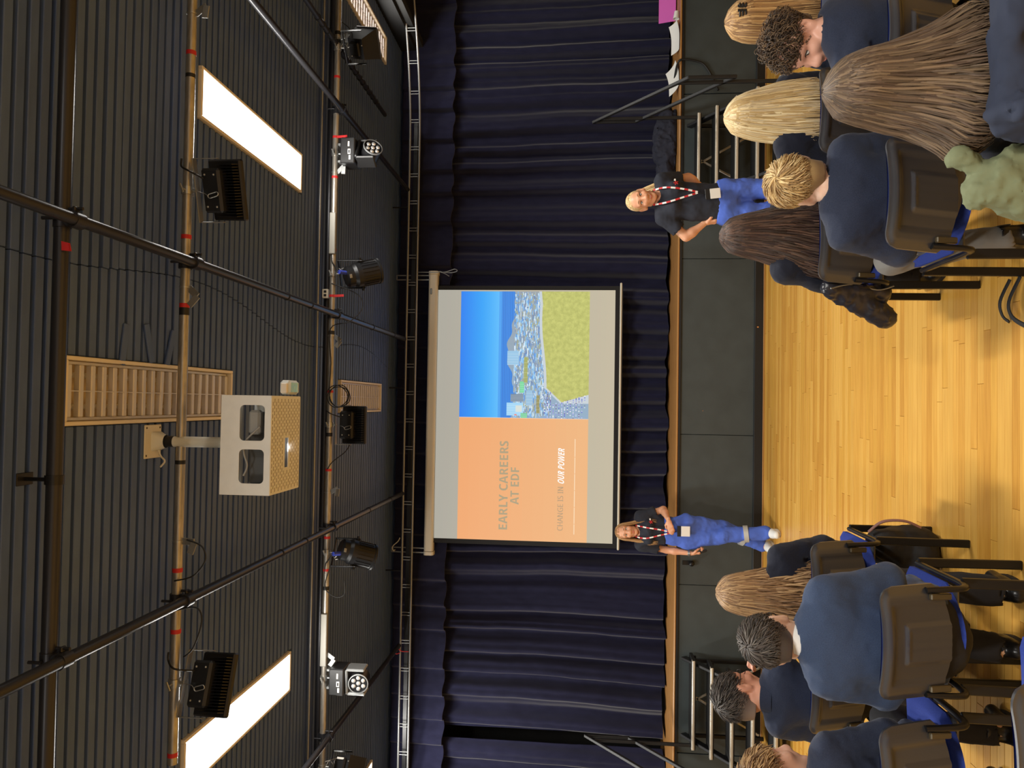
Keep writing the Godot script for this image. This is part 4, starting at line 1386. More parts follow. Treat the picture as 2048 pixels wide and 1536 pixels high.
func build_rig() -> void:
	var near := pipe("lighting_bar", "grey aluminium lighting bar nearest the camera, in front of the projector pole", Vector3(-1.86, YP, ZN), Vector3(4.1, YP, ZN), 0.0245, M.alu)
	for q in [1.79, 0.83, 0.475, -0.88, -1.19, -1.812]: ring(near, "red_tape", Vector3(q, YP, ZN), Vector3.RIGHT, 0.0256, 0.022, M.red)
	for q in [1.67, 0.455, 0.435, -0.33]: ring(near, "black_tape", Vector3(q, YP, ZN), Vector3.RIGHT, 0.0254, 0.02, M.black)
	var far := pipe("lighting_bar", "grey aluminium lighting bar farther away, carrying the stage lamps", Vector3(-4.0, YP, ZFAR), Vector3(4.1, YP, ZFAR), 0.0245, M.alu)
	for q in [2.655, 2.157, 1.826, 1.228, 0.85, 0.07, -0.567, -1.113, -1.374]: ring(far, "red_tape", Vector3(q, YP, ZFAR), Vector3.RIGHT, 0.0256, 0.02, M.red)
	for q in [3.02, 2.95, 0.55, -0.28, -1.52]: ring(far, "black_tape", Vector3(q, YP, ZFAR), Vector3.RIGHT, 0.0256, 0.03, M.black)
	for q in [2.157, 0.85]:     # loose ends of tape
		var g := Geo.new()
		g.box(Vector3(q, YP - 0.06, ZFAR + 0.02) - far.position, Vector3(0.02, 0.085, 0.004), Basis(Vector3.BACK, 0.05), 0.001)
		part("tape_end", g, M.red, far)
	var gg := Geo.new()
	gg.box(Vector3(-1.93, YP, ZFAR + 0.02) - far.position, Vector3(0.42, 0.05, 0.04), Basis(), 0.005)
	part("junction_sleeve", gg, M.sleeve, far)
	gg = Geo.new()
	gg.box(Vector3(1.36, YP, ZFAR + 0.02) - far.position, Vector3(0.34, 0.05, 0.04), Basis(), 0.005)
	part("junction_sleeve", gg, M.sleeve, far)
	pipe("ceiling_pipe", "dark cross pipe nearest the camera, at the unlit louvred light's near end", Vector3(-4.2, 3.93, 5.35), Vector3(4.1, 3.93, 5.35), 0.03, M.pipeblack)
	pipe("ceiling_pipe", "dark cross pipe tucked just above the far lighting bar", Vector3(-4.2, 3.985, 2.03), Vector3(4.1, 3.985, 2.03), 0.028, M.pipeblack)
	pipe("conduit", "thin pale conduit along the ceiling behind the far lighting bar", Vector3(-4.0, 4.02, 2.16), Vector3(4.1, 4.02, 2.16), 0.009, M.zinc)
	var L := [[0.695, "black pipe running to the stage, gleaming blue, between projector and blazing panel", -0.22], [-1.03, "black pipe running to the stage between the projector and the other blazing panel", -0.26], [2.38, "black pipe running to the stage, passing behind the tilted moving head lamp", -0.24], [-2.71, "black pipe running to the stage, passing behind the seven-lens lamp facing the camera", -0.25]]
	for q in L:
		var a := Vector3(q[0], 3.866, 6.6 if absf(q[0]) < 2 else 5.2); var b := Vector3(q[0], 3.866, q[2])
		var p := pipe("ceiling_pipe", q[1], a, b, 0.0245, M.pipeblack)
		for z in [ZN, ZFAR]:
			if absf(q[0]) < 2 or z == ZFAR: coupler(p, Vector3(q[0], 3.866, z), M.pipeblack)
		if absf(q[0]) < 2:
			coupler(p, Vector3(q[0], 3.874, 5.35), M.pipeblack)
			for z in [3.2, 2.75, 1.1, 0.3]: ring(p, "cable_tie", Vector3(q[0], 3.866, z), Vector3.BACK, 0.028, 0.012, M.cable)
	var rp := pipe("ceiling_pipe", "short dark pipe wrapped in many cable ties, beyond the tilted moving head lamp", Vector3(2.93, 3.93, 4.6), Vector3(2.93, 3.93, 0.55), 0.022, M.pipeblack)
	for k in 16: ring(rp, "cable_tie", Vector3(2.93, 3.93, 0.9 + 0.11 * k), Vector3.BACK, 0.027, 0.012, M.cable)
	var tg := thing("red_tag", "small red tape tag stuck on the front dark cross pipe", "tag", Vector3(0.585, 3.895, 5.35))
	var gt := Geo.new()
	gt.prism(PackedVector2Array([Vector2(-0.02, -0.03), Vector2(0.012, -0.022), Vector2(0.02, 0.012), Vector2(-0.016, 0.01)]), 0.024, 0.028, Transform3D(Basis(), Vector3(0, 0, 0.006)))
	part("tape", gt, M.red, tg)
	var rt := thing("red_tie", "red cable tie looped round the ladder truss", "tie", Vector3(-2.79, 3.87, -0.315))
	gt = Geo.new()
	gt.tube(curve([Vector3(-0.02, 0.0, 0.0), Vector3(-0.03, 0.04, 0.01), Vector3(0.01, 0.06, 0.01), Vector3(0.03, 0.02, 0.01), Vector3(0.0, -0.02, 0.005), Vector3(0.0, -0.1, 0.005)]), 0.005, 6)
	part("tie", gt, M.red, rt)
	var wl := thing("white_label", "small white label hanging on a thread by the boxy lamp cut by the frame", "label", Vector3(-2.86, 3.76, 2.13))
	gt = Geo.new()
	gt.box(Vector3.ZERO, Vector3(0.016, 0.055, 0.003), Basis(Vector3.BACK, -0.05), 0.001)
	gt.rod(Vector3(0, 0.027, 0), Vector3(-0.04, 0.13, -0.01), 0.0015, 5)
	part("tag", gt, M.paper, wl)
	# brackets that tie the dark cross pipe to the ceiling
	for x in [-0.33, 1.9, -2.3]:
		var o := thing("pipe_clip", "black clip fixing the near dark cross pipe to the ceiling, " + ("near the projector plate" if x == -0.33 else ("on the blue picture's side" if x > 0 else "on the orange slide's side")), "clip", Vector3(x, 3.93, 5.35))
		var g := Geo.new()
		g.tube(PackedVector3Array([Vector3(-0.018, 0, 0), Vector3(0.018, 0, 0)]), 0.035, 14)
		part("ring", g, M.blackmetal, o)
		g = Geo.new()
		g.rod(Vector3(0, 0.03, 0), Vector3(0, 0.135, 0), 0.008, 8)
		g.box(Vector3(0, 0.125, 0), Vector3(0.05, 0.006, 0.09), Basis(), 0.002)
		part("stem", g, M.blackmetal, o)
	# ladder truss in front of the curtain, bending towards the room at its right end
	var tr := thing("ladder_truss", "slim grey ladder truss with paired rungs along the top of the curtain", "truss", Vector3(0, 3.815, -0.33))
	var path := func(x: float) -> Vector3: return Vector3(x, 0, 0.0 if x < 3.0 else 0.32 * pow((x - 3.0) / 1.2, 2.0) if x < 4.2 else 0.32 + (x - 4.2) * 0.55)
	for y in [-0.055, 0.055]:
		var pts := PackedVector3Array([path.call(-5.0) + Vector3(0, y, 0)])
		for i in 21: pts.append(path.call(2.8 + i * 0.08) + Vector3(0, y, 0))
		var g := Geo.new()
		g.tube(pts, 0.0125, 10)
		part("chord", g, M.zinc, tr)
	var x := -4.85
	while x < 4.35:
		var c: Vector3 = path.call(x)
		var g := Geo.new()
		for q in [-0.016, 0.016]: g.rod(c + Vector3(q, -0.05, 0), c + Vector3(q, 0.05, 0), 0.0055, 8)
		part("rung", g, M.zinc, tr)
		x += 0.309
	var g := Geo.new()
	g.box(Vector3(-0.9, 0, -0.06), Vector3(8.2, 0.05, 0.03), Basis(), 0.004)
	part("curtain_track", g, M.blackmetal, tr)
	for k in [-4.4, -1.9, 0.15, 2.2]:
		g = Geo.new()
		g.rod(Vector3(k, 0.05, 0), Vector3(k, 0.25, 0), 0.008, 8)
		part("hanger_rod", g, M.blackmetal, tr)
	var cord := thing("pull_cord", "grey pull cord ending in a loop, beside the badged end of the screen case", "cord", Vector3(1.46, 3.75, -0.32))
	g = Geo.new()
	g.tube(curve([Vector3(0, 0, 0), Vector3(0.0, -0.22, 0), Vector3(0.01, -0.25, 0), Vector3(0, -0.29, 0), Vector3(0.012, -0.35, 0.0), Vector3(0.035, -0.42, 0), Vector3(0.015, -0.45, 0), Vector3(-0.005, -0.39, 0), Vector3(-0.002, -0.3, 0.004)]), 0.005, 6)
	g.tube(curve([Vector3(0.0, -0.26, 0), Vector3(-0.015, -0.31, 0), Vector3(-0.045, -0.36, 0)]), 0.005, 6)
	part("cord", g, M.zinc, cord)
	var wire := thing("white_wire", "short white wire looping over one screen hanger", "wire", Vector3(-1.69, 3.95, -0.44))
	g = Geo.new()
	g.tube(curve([Vector3(0.14, -0.03, 0.02), Vector3(0.1, -0.01, 0.03), Vector3(0.04, 0.05, 0.03), Vector3(-0.01, 0.04, 0.02), Vector3(0.0, 0.03, 0)]), 0.006, 6)
	part("wire", g, M.casewhite, wire)
	projector()
	par_can("black par can lamp beside the small pale socket box, tilted to the stage", Vector3(1.03, YP, ZFAR), -0.5, 1)
	par_can("black par can lamp over the orange half of the slide, blue plug at its back", Vector3(-1.23, YP, ZFAR), 0.55, -1)
	flood("black finned flood lamp hanging in the middle of the far lighting bar", Vector3(-0.2, YP, ZFAR), 0.0, 0.28, -0.2)
	flood("black flood lamp on the near bar beside the blazing panel over the blue picture's side", Vector3(1.07, YP, ZN), -0.3, 0.28, -0.3)
	flood("black flood lamp on the near bar overlapping a blazing panel, chrome snap hook", Vector3(-1.45, YP, ZN), 0.35, 0.28, -0.3)
	boxy("black boxy flood lamp hanging before the bright sawtooth louvred light", Vector3(2.9, YP, ZFAR), -0.7)
	boxy("black boxy flood lamp cut by the frame, small white label beside it", Vector3(-2.95, YP, ZFAR), 0.8)
	moving_head("black moving head lamp turned aside and tilted, near the loose red tape", Vector3(2.02, YP, ZFAR), 0.55, 0.5)
	moving_head("grey moving head lamp with seven lenses facing straight to the camera", Vector3(-2.24, YP, ZFAR), -0.12, 0.12)
	var hooks := [[1.866, ZFAR, 0.7, "beside the tilted moving head lamp"], [0.524, ZFAR, -0.6, "where the far bar meets the blue-lit black pipe"], [-0.748, ZFAR, 0.5, "on the far bar below the middle flood lamp's cable"], [-2.05, ZFAR, -0.5, "beside the pale sleeve and the seven-lens lamp"], [1.996, ZN, 0.5, "on the near bar at the frame's edge"], [0.569, ZN, -0.7, "on the near bar beside the unlit ceiling light"], [-0.733, ZN, 0.0, "with a cable loop on the near bar"], [2.98, ZFAR, 0.3, "on the far bar near the sawtooth louvred light"]]
	for h in hooks:
		var o := thing("hook_clamp", "clear grey angled hook clamp " + h[3], "clamp", Vector3(h[0], YP, h[1]), "spare hook clamps on the bars")
		g = Geo.new()
		g.tube(PackedVector3Array([Vector3(-0.004, 0, 0), Vector3(0.004, 0, 0)]), 0.0285, 14)
		part("strap", g, M.steel, o)
		g = Geo.new()
		var d := Vector3(sin(h[2]), -cos(h[2]), 0.2).normalized()
		g.bar(Vector3(0, -0.02, 0.0), Vector3(0, -0.02, 0) + d * 0.075, 0.035, 0.007, Vector3.BACK, 0.002)
		g.bar(d * 0.075 + Vector3(0, -0.02, 0), d * 0.075 + Vector3(0, -0.02, 0) + Vector3(-cos(h[2]), -sin(h[2]) * 0.5 + 0.35, 0).normalized() * 0.065, 0.035, 0.007, Vector3.BACK, 0.002)
		part("plate", g, M.zinc, o)
	# cables along the bars
	var cab := [["black cable coiled in three turns over the far bar beside the flood lamp", 0]]
	var o := thing("coiled_cable", cab[0][0], "cable", Vector3(0.03, 3.85, ZFAR + 0.05))
	g = Geo.new()
	var pts := PackedVector3Array()
	for i in 91:
		var a := TAU * i / 30.0
		pts.append(Vector3(sin(a) * (0.085 + 0.008 * sin(i * 0.3)), cos(a) * (0.085 + 0.004 * sin(i * 0.5)) - 0.012 * (i / 30.0), 0.003 * (i / 30.0)))
	g.tube(pts, 0.004, 6)
	part("coil", g, M.cable, o)
	var runs := [
		["thin black cable sagging from the par can by the socket box", [Vector3(0.95, YP, ZFAR), Vector3(0.86, 3.70, ZFAR), Vector3(0.75, 3.66, ZFAR), Vector3(0.64, 3.76, ZFAR), Vector3(0.58, YP, ZFAR), Vector3(0.3, YP - 0.01, ZFAR), Vector3(0.06, YP, ZFAR)]],
		["thin black cable drooping from the middle flood lamp to the bar", [Vector3(-0.36, 3.74, ZFAR), Vector3(-0.42, 3.78, ZFAR), Vector3(-0.5, 3.88, ZFAR), Vector3(-0.56, YP, ZFAR)]],
		["thin black cable looping beside the par can over the orange half", [Vector3(-1.32, 3.87, ZFAR), Vector3(-1.5, YP, ZFAR), Vector3(-1.58, 3.84, ZFAR), Vector3(-1.56, 3.76, ZFAR), Vector3(-1.45, 3.76, ZFAR)]],
		["black cable hanging in a loop from the near bar by an angled clamp", [Vector3(-0.72, 3.86, ZN), Vector3(-0.75, 3.78, ZN), Vector3(-0.82, 3.76, ZN), Vector3(-0.9, 3.82, ZN), Vector3(-0.93, YP, ZN)]],
		["black cable hanging in a loop from the near bar beside the hooked flood lamp", [Vector3(-1.08, YP, ZN), Vector3(-1.06, 3.80, ZN), Vector3(-1.13, 3.77, ZN), Vector3(-1.26, 3.81, ZN), Vector3(-1.31, 3.86, ZN)]],
		["black cable arching from the far bar to the uncut boxy flood lamp", [Vector3(3.1, 3.88, ZFAR), Vector3(3.05, 3.82, ZFAR), Vector3(2.97, 3.78, ZFAR), Vector3(2.93, 3.80, ZFAR)]],
	]
	for r in runs:
		o = thing("hanging_cable", r[0], "cable", r[1][0])
		g = Geo.new()
		var q := []
		for p in r[1]: q.append(p - r[1][0] + Vector3(0, 0, 0.028))
		g.tube(curve(q), 0.004, 6)
		part("cable", g, M.cable, o)
	var so := thing("wall_socket", "small pale double socket box above the far bar beside the blue-gleaming pipe", "socket", Vector3(0.87, 3.98, 2.09))
	g = Geo.new()
	g.box(Vector3.ZERO, Vector3(0.075, 0.05, 0.03), Basis(), 0.004)
	part("box", g, M.casewhite, so)
	g = Geo.new()
	g.box(Vector3(-0.014, 0, 0.0155), Vector3(0.02, 0.022, 0.002)); g.box(Vector3(0.016, 0, 0.0155), Vector3(0.02, 0.022, 0.002))
	part("socket_face", g, M.black, so)

func clampon(o: Node3D, drop: float) -> void:
	var g := Geo.new()
	g.tube(PackedVector3Array([Vector3(-0.02, 0, 0), Vector3(0.02, 0, 0)]), 0.031, 14)
	g.box(Vector3(0, 0.0, -0.035), Vector3(0.035, 0.03, 0.02), Basis(), 0.003)
	g.rod(Vector3(0, 0, 0.028), Vector3(0, 0.0, 0.062), 0.005, 8)
	g.box(Vector3(0, 0.0, 0.062), Vector3(0.05, 0.012, 0.006), Basis(Vector3.BACK, 0.4), 0.002)
	part("clamp", g, M.steel, o)
	g = Geo.new()
	g.rod(Vector3(0, -0.026, 0), Vector3(0, -drop, 0), 0.009, 8)
	part("bolt", g, M.steel, o)

func snap_hook(o: Node3D, at: Vector3, tilt: float) -> void:
	var g := Geo.new()
	var b := Basis(Vector3.BACK, tilt)
	var p := PackedVector3Array()
	for q in rrect(0.022, 0.055, 0.0105, 4): p.append(at + b * Vector3(q.x, q.y, 0))
	g.tube(p, 0.0028, 6, true, 1.0, Vector3.ZERO, true)
	g.tube(curve([at + b * Vector3(0, 0.027, 0), at + Vector3(0.01, 0.05, -0.01), Vector3(0, -0.03, 0.01)]), 0.0018, 5)
	part("safety_hook", g, M.steel, o)

func par_can(label: String, at: Vector3, yaw: float, side: int) -> void:
	var o := thing("stage_lamp", label, "stage lamp", at)
	clampon(o, 0.055)
	var g := Geo.new()
	# yoke, a flat bar bent to a U
	var b := Basis(Vector3.UP, yaw)
	var w := 0.118
	g.bar(b * Vector3(-w, -0.06, 0), b * Vector3(w, -0.06, 0), 0.03, 0.006, Vector3.UP, 0.001)
	for s in [-1, 1]: g.bar(b * Vector3(s * w, -0.055, 0), b * Vector3(s * w, -0.26, 0), 0.006, 0.03, b * Vector3.BACK, 0.001)
	part("yoke", g, M.blackmetal, o)
	g = Geo.new()
	for s in [-1, 1]: g.rod(b * Vector3(s * (w - 0.01), -0.24, 0), b * Vector3(s * (w + 0.02), -0.24, 0), 0.012, 10)
	part("tilt_knob", g, M.blackmetal, o)
	var t := Transform3D(b * Basis(Vector3.RIGHT, 0.62), b * Vector3(0, -0.24, 0))      # can axis: local -y is the beam
	g = Geo.new()
	g.lathe(PackedVector2Array([Vector2(0.103, -0.15), Vector2(0.107, -0.15), Vector2(0.107, -0.135), Vector2(0.1, -0.132), Vector2(0.1, 0.05), Vector2(0.085, 0.075), Vector2(0.085, 0.12), Vector2(0.07, 0.135), Vector2(0, 0.138)]), t, 28)
	g.lathe(PackedVector2Array([Vector2(0.0, 0.02), Vector2(0.06, 0.01), Vector2(0.098, -0.06), Vector2(0.1, -0.15)]), t, 28)
	part("can", g, M.blackmetal, o)
	g = Geo.new()
	for k in 22:
		var a := TAU * k / 22
		g.box(t * Vector3(cos(a) * 0.101, -0.055, sin(a) * 0.101), Vector3(0.006, 0.13, 0.004), t.basis * Basis(Vector3.UP, -a))
	part("cooling_ribs", g, M.blackmetal, o)
	g = Geo.new()
	g.rod(t * Vector3(side * 0.045, 0.13, 0.03), t * Vector3(side * 0.075, 0.2, 0.06), 0.016, 10)
	part("plug", g, M.blueplug, o)
	g = Geo.new()
	g.tube(curve([t * Vector3(side * 0.075, 0.2, 0.06), Vector3(side * 0.06, -0.03, 0.06), Vector3(side * 0.1, 0.0, 0.03), Vector3(side * 0.17, 0.005, 0.02)]), 0.005, 6)
	part("lead", g, M.cable, o)
	g = Geo.new()
	g.box(t * Vector3(side * 0.03, 0.115, 0.082), Vector3(0.03, 0.02, 0.004), t.basis)
	part("rating_label", g, M.zinc, o)
	snap_hook(o, Vector3(side * 0.03, -0.11, 0.05), 0.4)

func flood(label: String, at: Vector3, yaw: float, w: float, tilt: float) -> void:
	var o := thing("flood_lamp", label, "flood lamp", at)
	clampon(o, 0.06)
	var b := Basis(Vector3.UP, yaw)
	var g := Geo.new()
	g.bar(b * Vector3(-w / 2 - 0.02, -0.055, 0), b * Vector3(w / 2 + 0.02, -0.055, 0), 0.045, 0.005, Vector3.UP, 0.001)
	for s in [-1, 1]: g.bar(b * Vector3(s * (w / 2 + 0.02), -0.05, 0), b * Vector3(s * (w / 2 + 0.02), -0.18, 0), 0.005, 0.03, b * Vector3.BACK, 0.001)
	part("bracket", g, M.zinc, o)
	var t := Transform3D(b * Basis(Vector3.RIGHT, tilt), b * Vector3(0, -0.185, -0.03))
	g = Geo.new()
	g.box(t * Vector3(0, 0, -0.03), Vector3(w + 0.03, 0.21, 0.035), t.basis, 0.008)
	part("head", g, M.blackmetal, o)
	g = Geo.new()
	g.box(t * Vector3(0, 0.03, 0.03), Vector3(w * 0.8, 0.12, 0.07), t.basis, 0.012)
	part("driver_box", g, M.black, o)
	g = Geo.new()
	for k in 19: g.box(t * Vector3(lerpf(-w / 2 + 0.01, w / 2 - 0.01, k / 18.0), -0.03, 0.012), Vector3(0.004, 0.13, 0.045), t.basis)
	part("cooling_fins", g, M.blackmetal, o)
	g = Geo.new()
	g.box(t * Vector3(0, 0, -0.049), Vector3(w, 0.18, 0.003), t.basis)
	part("glass_front", g, mat(rgb(120, 120, 110), 0.1), o)
	g = Geo.new()
	for q in [Vector3(-0.08, 0.06, 0.066), Vector3(0.08, 0.06, 0.066), Vector3(-0.08, 0.0, 0.066), Vector3(0.08, 0.0, 0.066)]: g.ball(t * q, Vector3.ONE * 0.006, Basis(), 8, 6)
	part("screw", g, M.steel, o)
	g = Geo.new()
	g.tube(curve([t * Vector3(0.06, 0.07, 0.06), Vector3(0.09, -0.03, 0.06), Vector3(0.12, 0.02, 0.03), Vector3(0.16, 0.02, 0.03)]), 0.005, 6)
	part("lead", g, M.cable, o)
	snap_hook(o, t * Vector3(-0.02, 0.0, 0.085), 0.3)

func boxy(label: String, at: Vector3, yaw: float) -> void:
	var o := thing("flood_lamp", label, "flood lamp", at)
	clampon(o, 0.06)
	var b := Basis(Vector3.UP, yaw)
	var t := Transform3D(b * Basis(Vector3.RIGHT, -0.35), b * Vector3(0, -0.2, -0.05))
	var g := Geo.new()
	g.bar(b * Vector3(-0.13, -0.06, 0), b * Vector3(0.13, -0.06, 0), 0.03, 0.005, Vector3.UP, 0.001)
	for s in [-1, 1]: g.bar(b * Vector3(s * 0.13, -0.06, 0), b * Vector3(s * 0.13, -0.22, 0), 0.005, 0.03, b * Vector3.BACK, 0.001)
	part("yoke", g, M.blackmetal, o)
	g = Geo.new()
	var back := 0.16; var f := 0.24
	var A := []
	for q in [[back, 0.10], [f, -0.08]]:
		A.append([t * Vector3(-q[0] / 2, -q[0] * 0.42, q[1]), t * Vector3(q[0] / 2, -q[0] * 0.42, q[1]), t * Vector3(q[0] / 2, q[0] * 0.42, q[1]), t * Vector3(-q[0] / 2, q[0] * 0.42, q[1])])
	for k in 4: g.quad_out(A[0][k], A[0][(k + 1) % 4], A[1][(k + 1) % 4], A[1][k], t.origin)
	g.quad_out(A[0][0], A[0][1], A[0][2], A[0][3], t.origin)
	g.box(t * Vector3(0, 0, 0.11), Vector3(0.11, 0.09, 0.04), t.basis, 0.01)
	part("housing", g, M.blackmetal, o)
	g = Geo.new()
	g.box(t * Vector3(0, 0, -0.09), Vector3(0.25, 0.21, 0.035), t.basis, 0.012)
	part("front_rim", g, M.black, o)
	g = Geo.new()
	for q in [Vector3(0.03, -0.06, 0.1), Vector3(-0.05, 0.03, 0.13)]: g.ball(t * q, Vector3.ONE * 0.006, Basis(), 8, 6)
	part("screw", g, M.steel, o)
	snap_hook(o, t * Vector3(0.03, 0.07, 0.09), 1.3)

func moving_head(label: String, at: Vector3, yaw: float, tilt: float) -> void:
	var o := thing("moving_head_lamp", label, "stage lamp", at)
	clampon(o, 0.06)
	var g := Geo.new()
	g.box(Vector3(0, -0.13, 0), Vector3(0.21, 0.12, 0.19), Basis(), 0.008)
	var base := part("base", g, M.black, o)
	g = Geo.new()
	g.box(Vector3(-0.012, -0.145, 0.0965), Vector3(0.04, 0.022, 0.002)); g.box(Vector3(0.05, -0.14, 0.0965), Vector3(0.04, 0.012, 0.002)); g.box(Vector3(-0.06, -0.15, 0.0965), Vector3(0.035, 0.014, 0.002))
	part("control_panel", g, M.teeth, base)
	g = Geo.new()
	g.box(Vector3(-0.012, -0.145, 0.098), Vector3(0.026, 0.012, 0.001))
	part("display_glass", g, M.black, base)
	g = Geo.new()
	for s in [-1, 1]: g.box(Vector3(s * 0.07, -0.055, 0.0), Vector3(0.02, 0.05, 0.06), Basis(), 0.003)
	part("omega_bracket", g, M.zinc, o)
	var b := Basis(Vector3.UP, yaw)
	g = Geo.new()
	g.box(b * Vector3(0, -0.2, 0), Vector3(0.2, 0.025, 0.13), b, 0.008)
	for s in [-1, 1]: g.box(b * Vector3(s * 0.098, -0.275, 0), Vector3(0.022, 0.15, 0.12), b, 0.008)
	g.rod(Vector3(0, -0.188, 0), Vector3(0, -0.2, 0), 0.05, 16)
	part("yoke", g, M.zinc if tilt < 0.3 else M.black, o)
	var t := Transform3D(b * Basis(Vector3.RIGHT, tilt), b * Vector3(0, -0.295, 0.0))
	g = Geo.new()
	var tz := t * Transform3D(Basis(Vector3.RIGHT, PI / 2), Vector3.ZERO)    # lathe axis to local z (towards the beam)
	g.lathe(PackedVector2Array([Vector2(0, -0.08), Vector2(0.05, -0.08), Vector2(0.075, -0.05), Vector2(0.075, 0.05), Vector2(0.079, 0.06), Vector2(0.079, 0.075), Vector2(0.072, 0.075), Vector2(0.07, 0.066), Vector2(0, 0.066)]), tz, 28)
	part("head", g, M.blackmetal, o)
	g = Geo.new()
	g.lathe(PackedVector2Array([Vector2(0.079, 0.064), Vector2(0.08, 0.077), Vector2(0.073, 0.078), Vector2(0.071, 0.068)]), tz, 28)
	part("head_rim", g, M.zinc, o)
	for k in 7:
		var a := TAU * k / 6
		var r := 0.045 if k < 6 else 0.0
		g = Geo.new()
		g.ball(tz * Vector3(cos(a) * r, 0.066, sin(a) * r), Vector3(0.0175, 0.012, 0.0175), tz.basis, 14, 8)
		part("lens", g, M.led, o)

func projector() -> void:
	var o := thing("projector", "projector in a white cage hung from the ceiling on a white pole", "projector", Vector3(-0.225, 3.37, 4.41))
	var x := 0.24; var h := 0.25; var d := 0.19
	# front panel with two windows, built round the openings
	var wins := [[-0.205, -0.03, 0.035, 0.155], [0.025, 0.17, 0.035, 0.155]]
	var g := Geo.new()
	var zf := d
	var fr := func(x0: float, x1: float, y0: float, y1: float) -> void: g.box(Vector3((x0 + x1) / 2, (y0 + y1) / 2, zf), Vector3(x1 - x0, y1 - y0, 0.004))
	fr.call(-x, x, 0.155, h); fr.call(-x, x, 0.0, 0.03)
	fr.call(-x, -0.185, 0.03, 0.155); fr.call(-0.02, 0.022, 0.03, 0.155); fr.call(0.195, x, 0.03, 0.155)
	# rounded window corners
	for w in [[-0.185, -0.02], [0.022, 0.195]]:
		for sx in [0, 1]:
			for sy in [0, 1]:
				var cx: float = w[sx]; var cy := 0.03 if sy == 0 else 0.155
				var ix := 1.0 if sx == 0 else -1.0; var iy := 1.0 if sy == 0 else -1.0
				var poly := PackedVector2Array([Vector2(cx, cy)])
				var r := 0.022
				for k in 6:
					var a := PI / 2 * k / 5.0
					poly.append(Vector2(cx + ix * r * (1 - sin(a)), cy + iy * r * (1 - cos(a))))
				if Geometry2D.is_polygon_clockwise(poly): poly.reverse()
				g.prism(poly, zf - 0.002, zf + 0.002)
	part("cage_front", g, M.cage, o)
	g = Geo.new()
	g.box(Vector3(-x, h / 2, 0), Vector3(0.004, h, d * 2)); g.box(Vector3(x, h / 2, 0), Vector3(0.004, h, d * 2))
	g.box(Vector3(0, h, 0.02), Vector3(x * 2, 0.004, 0.12)); g.box(Vector3(0, 0.012, -d), Vector3(x * 2, 0.024, 0.004)); g.box(Vector3(0, h - 0.03, -d), Vector3(x * 2, 0.06, 0.004))
	part("cage_side", g, M.cage, o)
	# perforated floor of the cage with the slot for the lens: strips between rows of slits
	g = Geo.new()
	var sx0 := -0.12; var sx1 := 0.03; var sz0 := -0.035; var sz1 := 0.01
	for q in [[-x, x, sz1, d], [-x, x, -d, sz0], [-x, sx0, sz0, sz1], [sx1, x, sz0, sz1]]:
		g.box(Vector3((q[0] + q[1]) / 2, 0, (q[2] + q[3]) / 2), Vector3(q[1] - q[0], 0.004, q[3] - q[2]))
	part("cage_floor", g, M.cage, o)
	g = Geo.new()
	for r in 17:
		var zz := lerpf(-d + 0.018, d - 0.018, r / 16.0)
		for k in 15:
			var xx := lerpf(-x + 0.02, x - 0.02, (k + (0.5 if r % 2 else 0.0)) / 14.6)
			if xx > sx0 - 0.02 and xx < sx1 + 0.02 and zz > sz0 - 0.012 and zz < sz1 + 0.012: continue
			g.box(Vector3(xx, -0.0022, zz), Vector3(0.02, 0.001, 0.0035))
	part("perforation", g, mat(rgb(96, 78, 52), 0.7), o).set_meta("kind", "stuff")
	# the projector itself
	g = Geo.new()
	g.box(Vector3(-0.02, 0.095, -0.02), Vector3(0.36, 0.1, 0.27), Basis(), 0.015)
	var b := part("projector_body", g, mat(rgb(84, 84, 82), 0.5), o)
	g = Geo.new()
	g.box(Vector3(0.11, 0.1, 0.13), Vector3(0.12, 0.06, 0.05), Basis(), 0.012)
	g.tube(curve([Vector3(-0.15, 0.14, 0.17), Vector3(-0.1, 0.12, 0.175), Vector3(-0.04, 0.14, 0.17), Vector3(0.02, 0.13, 0.175), Vector3(0.09, 0.06, 0.175)]), 0.005, 6)
	part("connectors", g, mat(rgb(150, 150, 146), 0.5), b)
	g = Geo.new()
	g.ball(Vector3(-0.02, 0.025, -0.012), Vector3(0.02, 0.012, 0.02))
	var lm := mat(rgb(240, 232, 250), 0.1)
	lm.emission_enabled = true; lm.emission = rgb(240, 230, 255); lm.emission_energy_multiplier = 2.0
	part("lens_lamp", g, lm, b)
	var lamp := SpotLight3D.new()
	lamp.name = "lens_light"
	lamp.light_energy = 0.15; lamp.spot_angle = 30; lamp.spot_range = 20; lamp.shadow_enabled = true; lamp.light_size = 0.02
	b.add_child(lamp)
	lamp.position = Vector3(-0.02, 0.008, -0.02)
	lamp.rotation = Vector3(-0.12, 0, 0)
	g = Geo.new()
	g.rod(Vector3(0, h, 0.02), Vector3(0, 0.655, 0.02), 0.027, 20)
	part("pole", g, M.polewhite, o)
	g = Geo.new()
	g.rod(Vector3(0, 0.58, 0.02), Vector3(0, 0.645, 0.02), 0.0285, 20)
	part("pole_sleeve", g, M.black, o)
	g = Geo.new()
	g.box(Vector3(0, 0.68, 0.05), Vector3(0.17, 0.008, 0.15), Basis(), 0.003)
	var pl := part("ceiling_plate", g, M.casewhite, o)
	g = Geo.new()
	var rows := []
	for i in 6:
		var t := i / 5.0
		var r := PackedVector3Array()
		var s := lerpf(0.05, 0.034, smoothstep(0, 1, t))
		for p in rrect(s * 2, s * 2, s * lerpf(0.3, 0.98, t), 4): r.append(Vector3(p.x, 0.678 - t * 0.055, p.y + 0.02))
		rows.append(r)
	g.grid(rows, true, true)
	part("socket_cup", g, M.polewhite, pl)
	g = Geo.new()
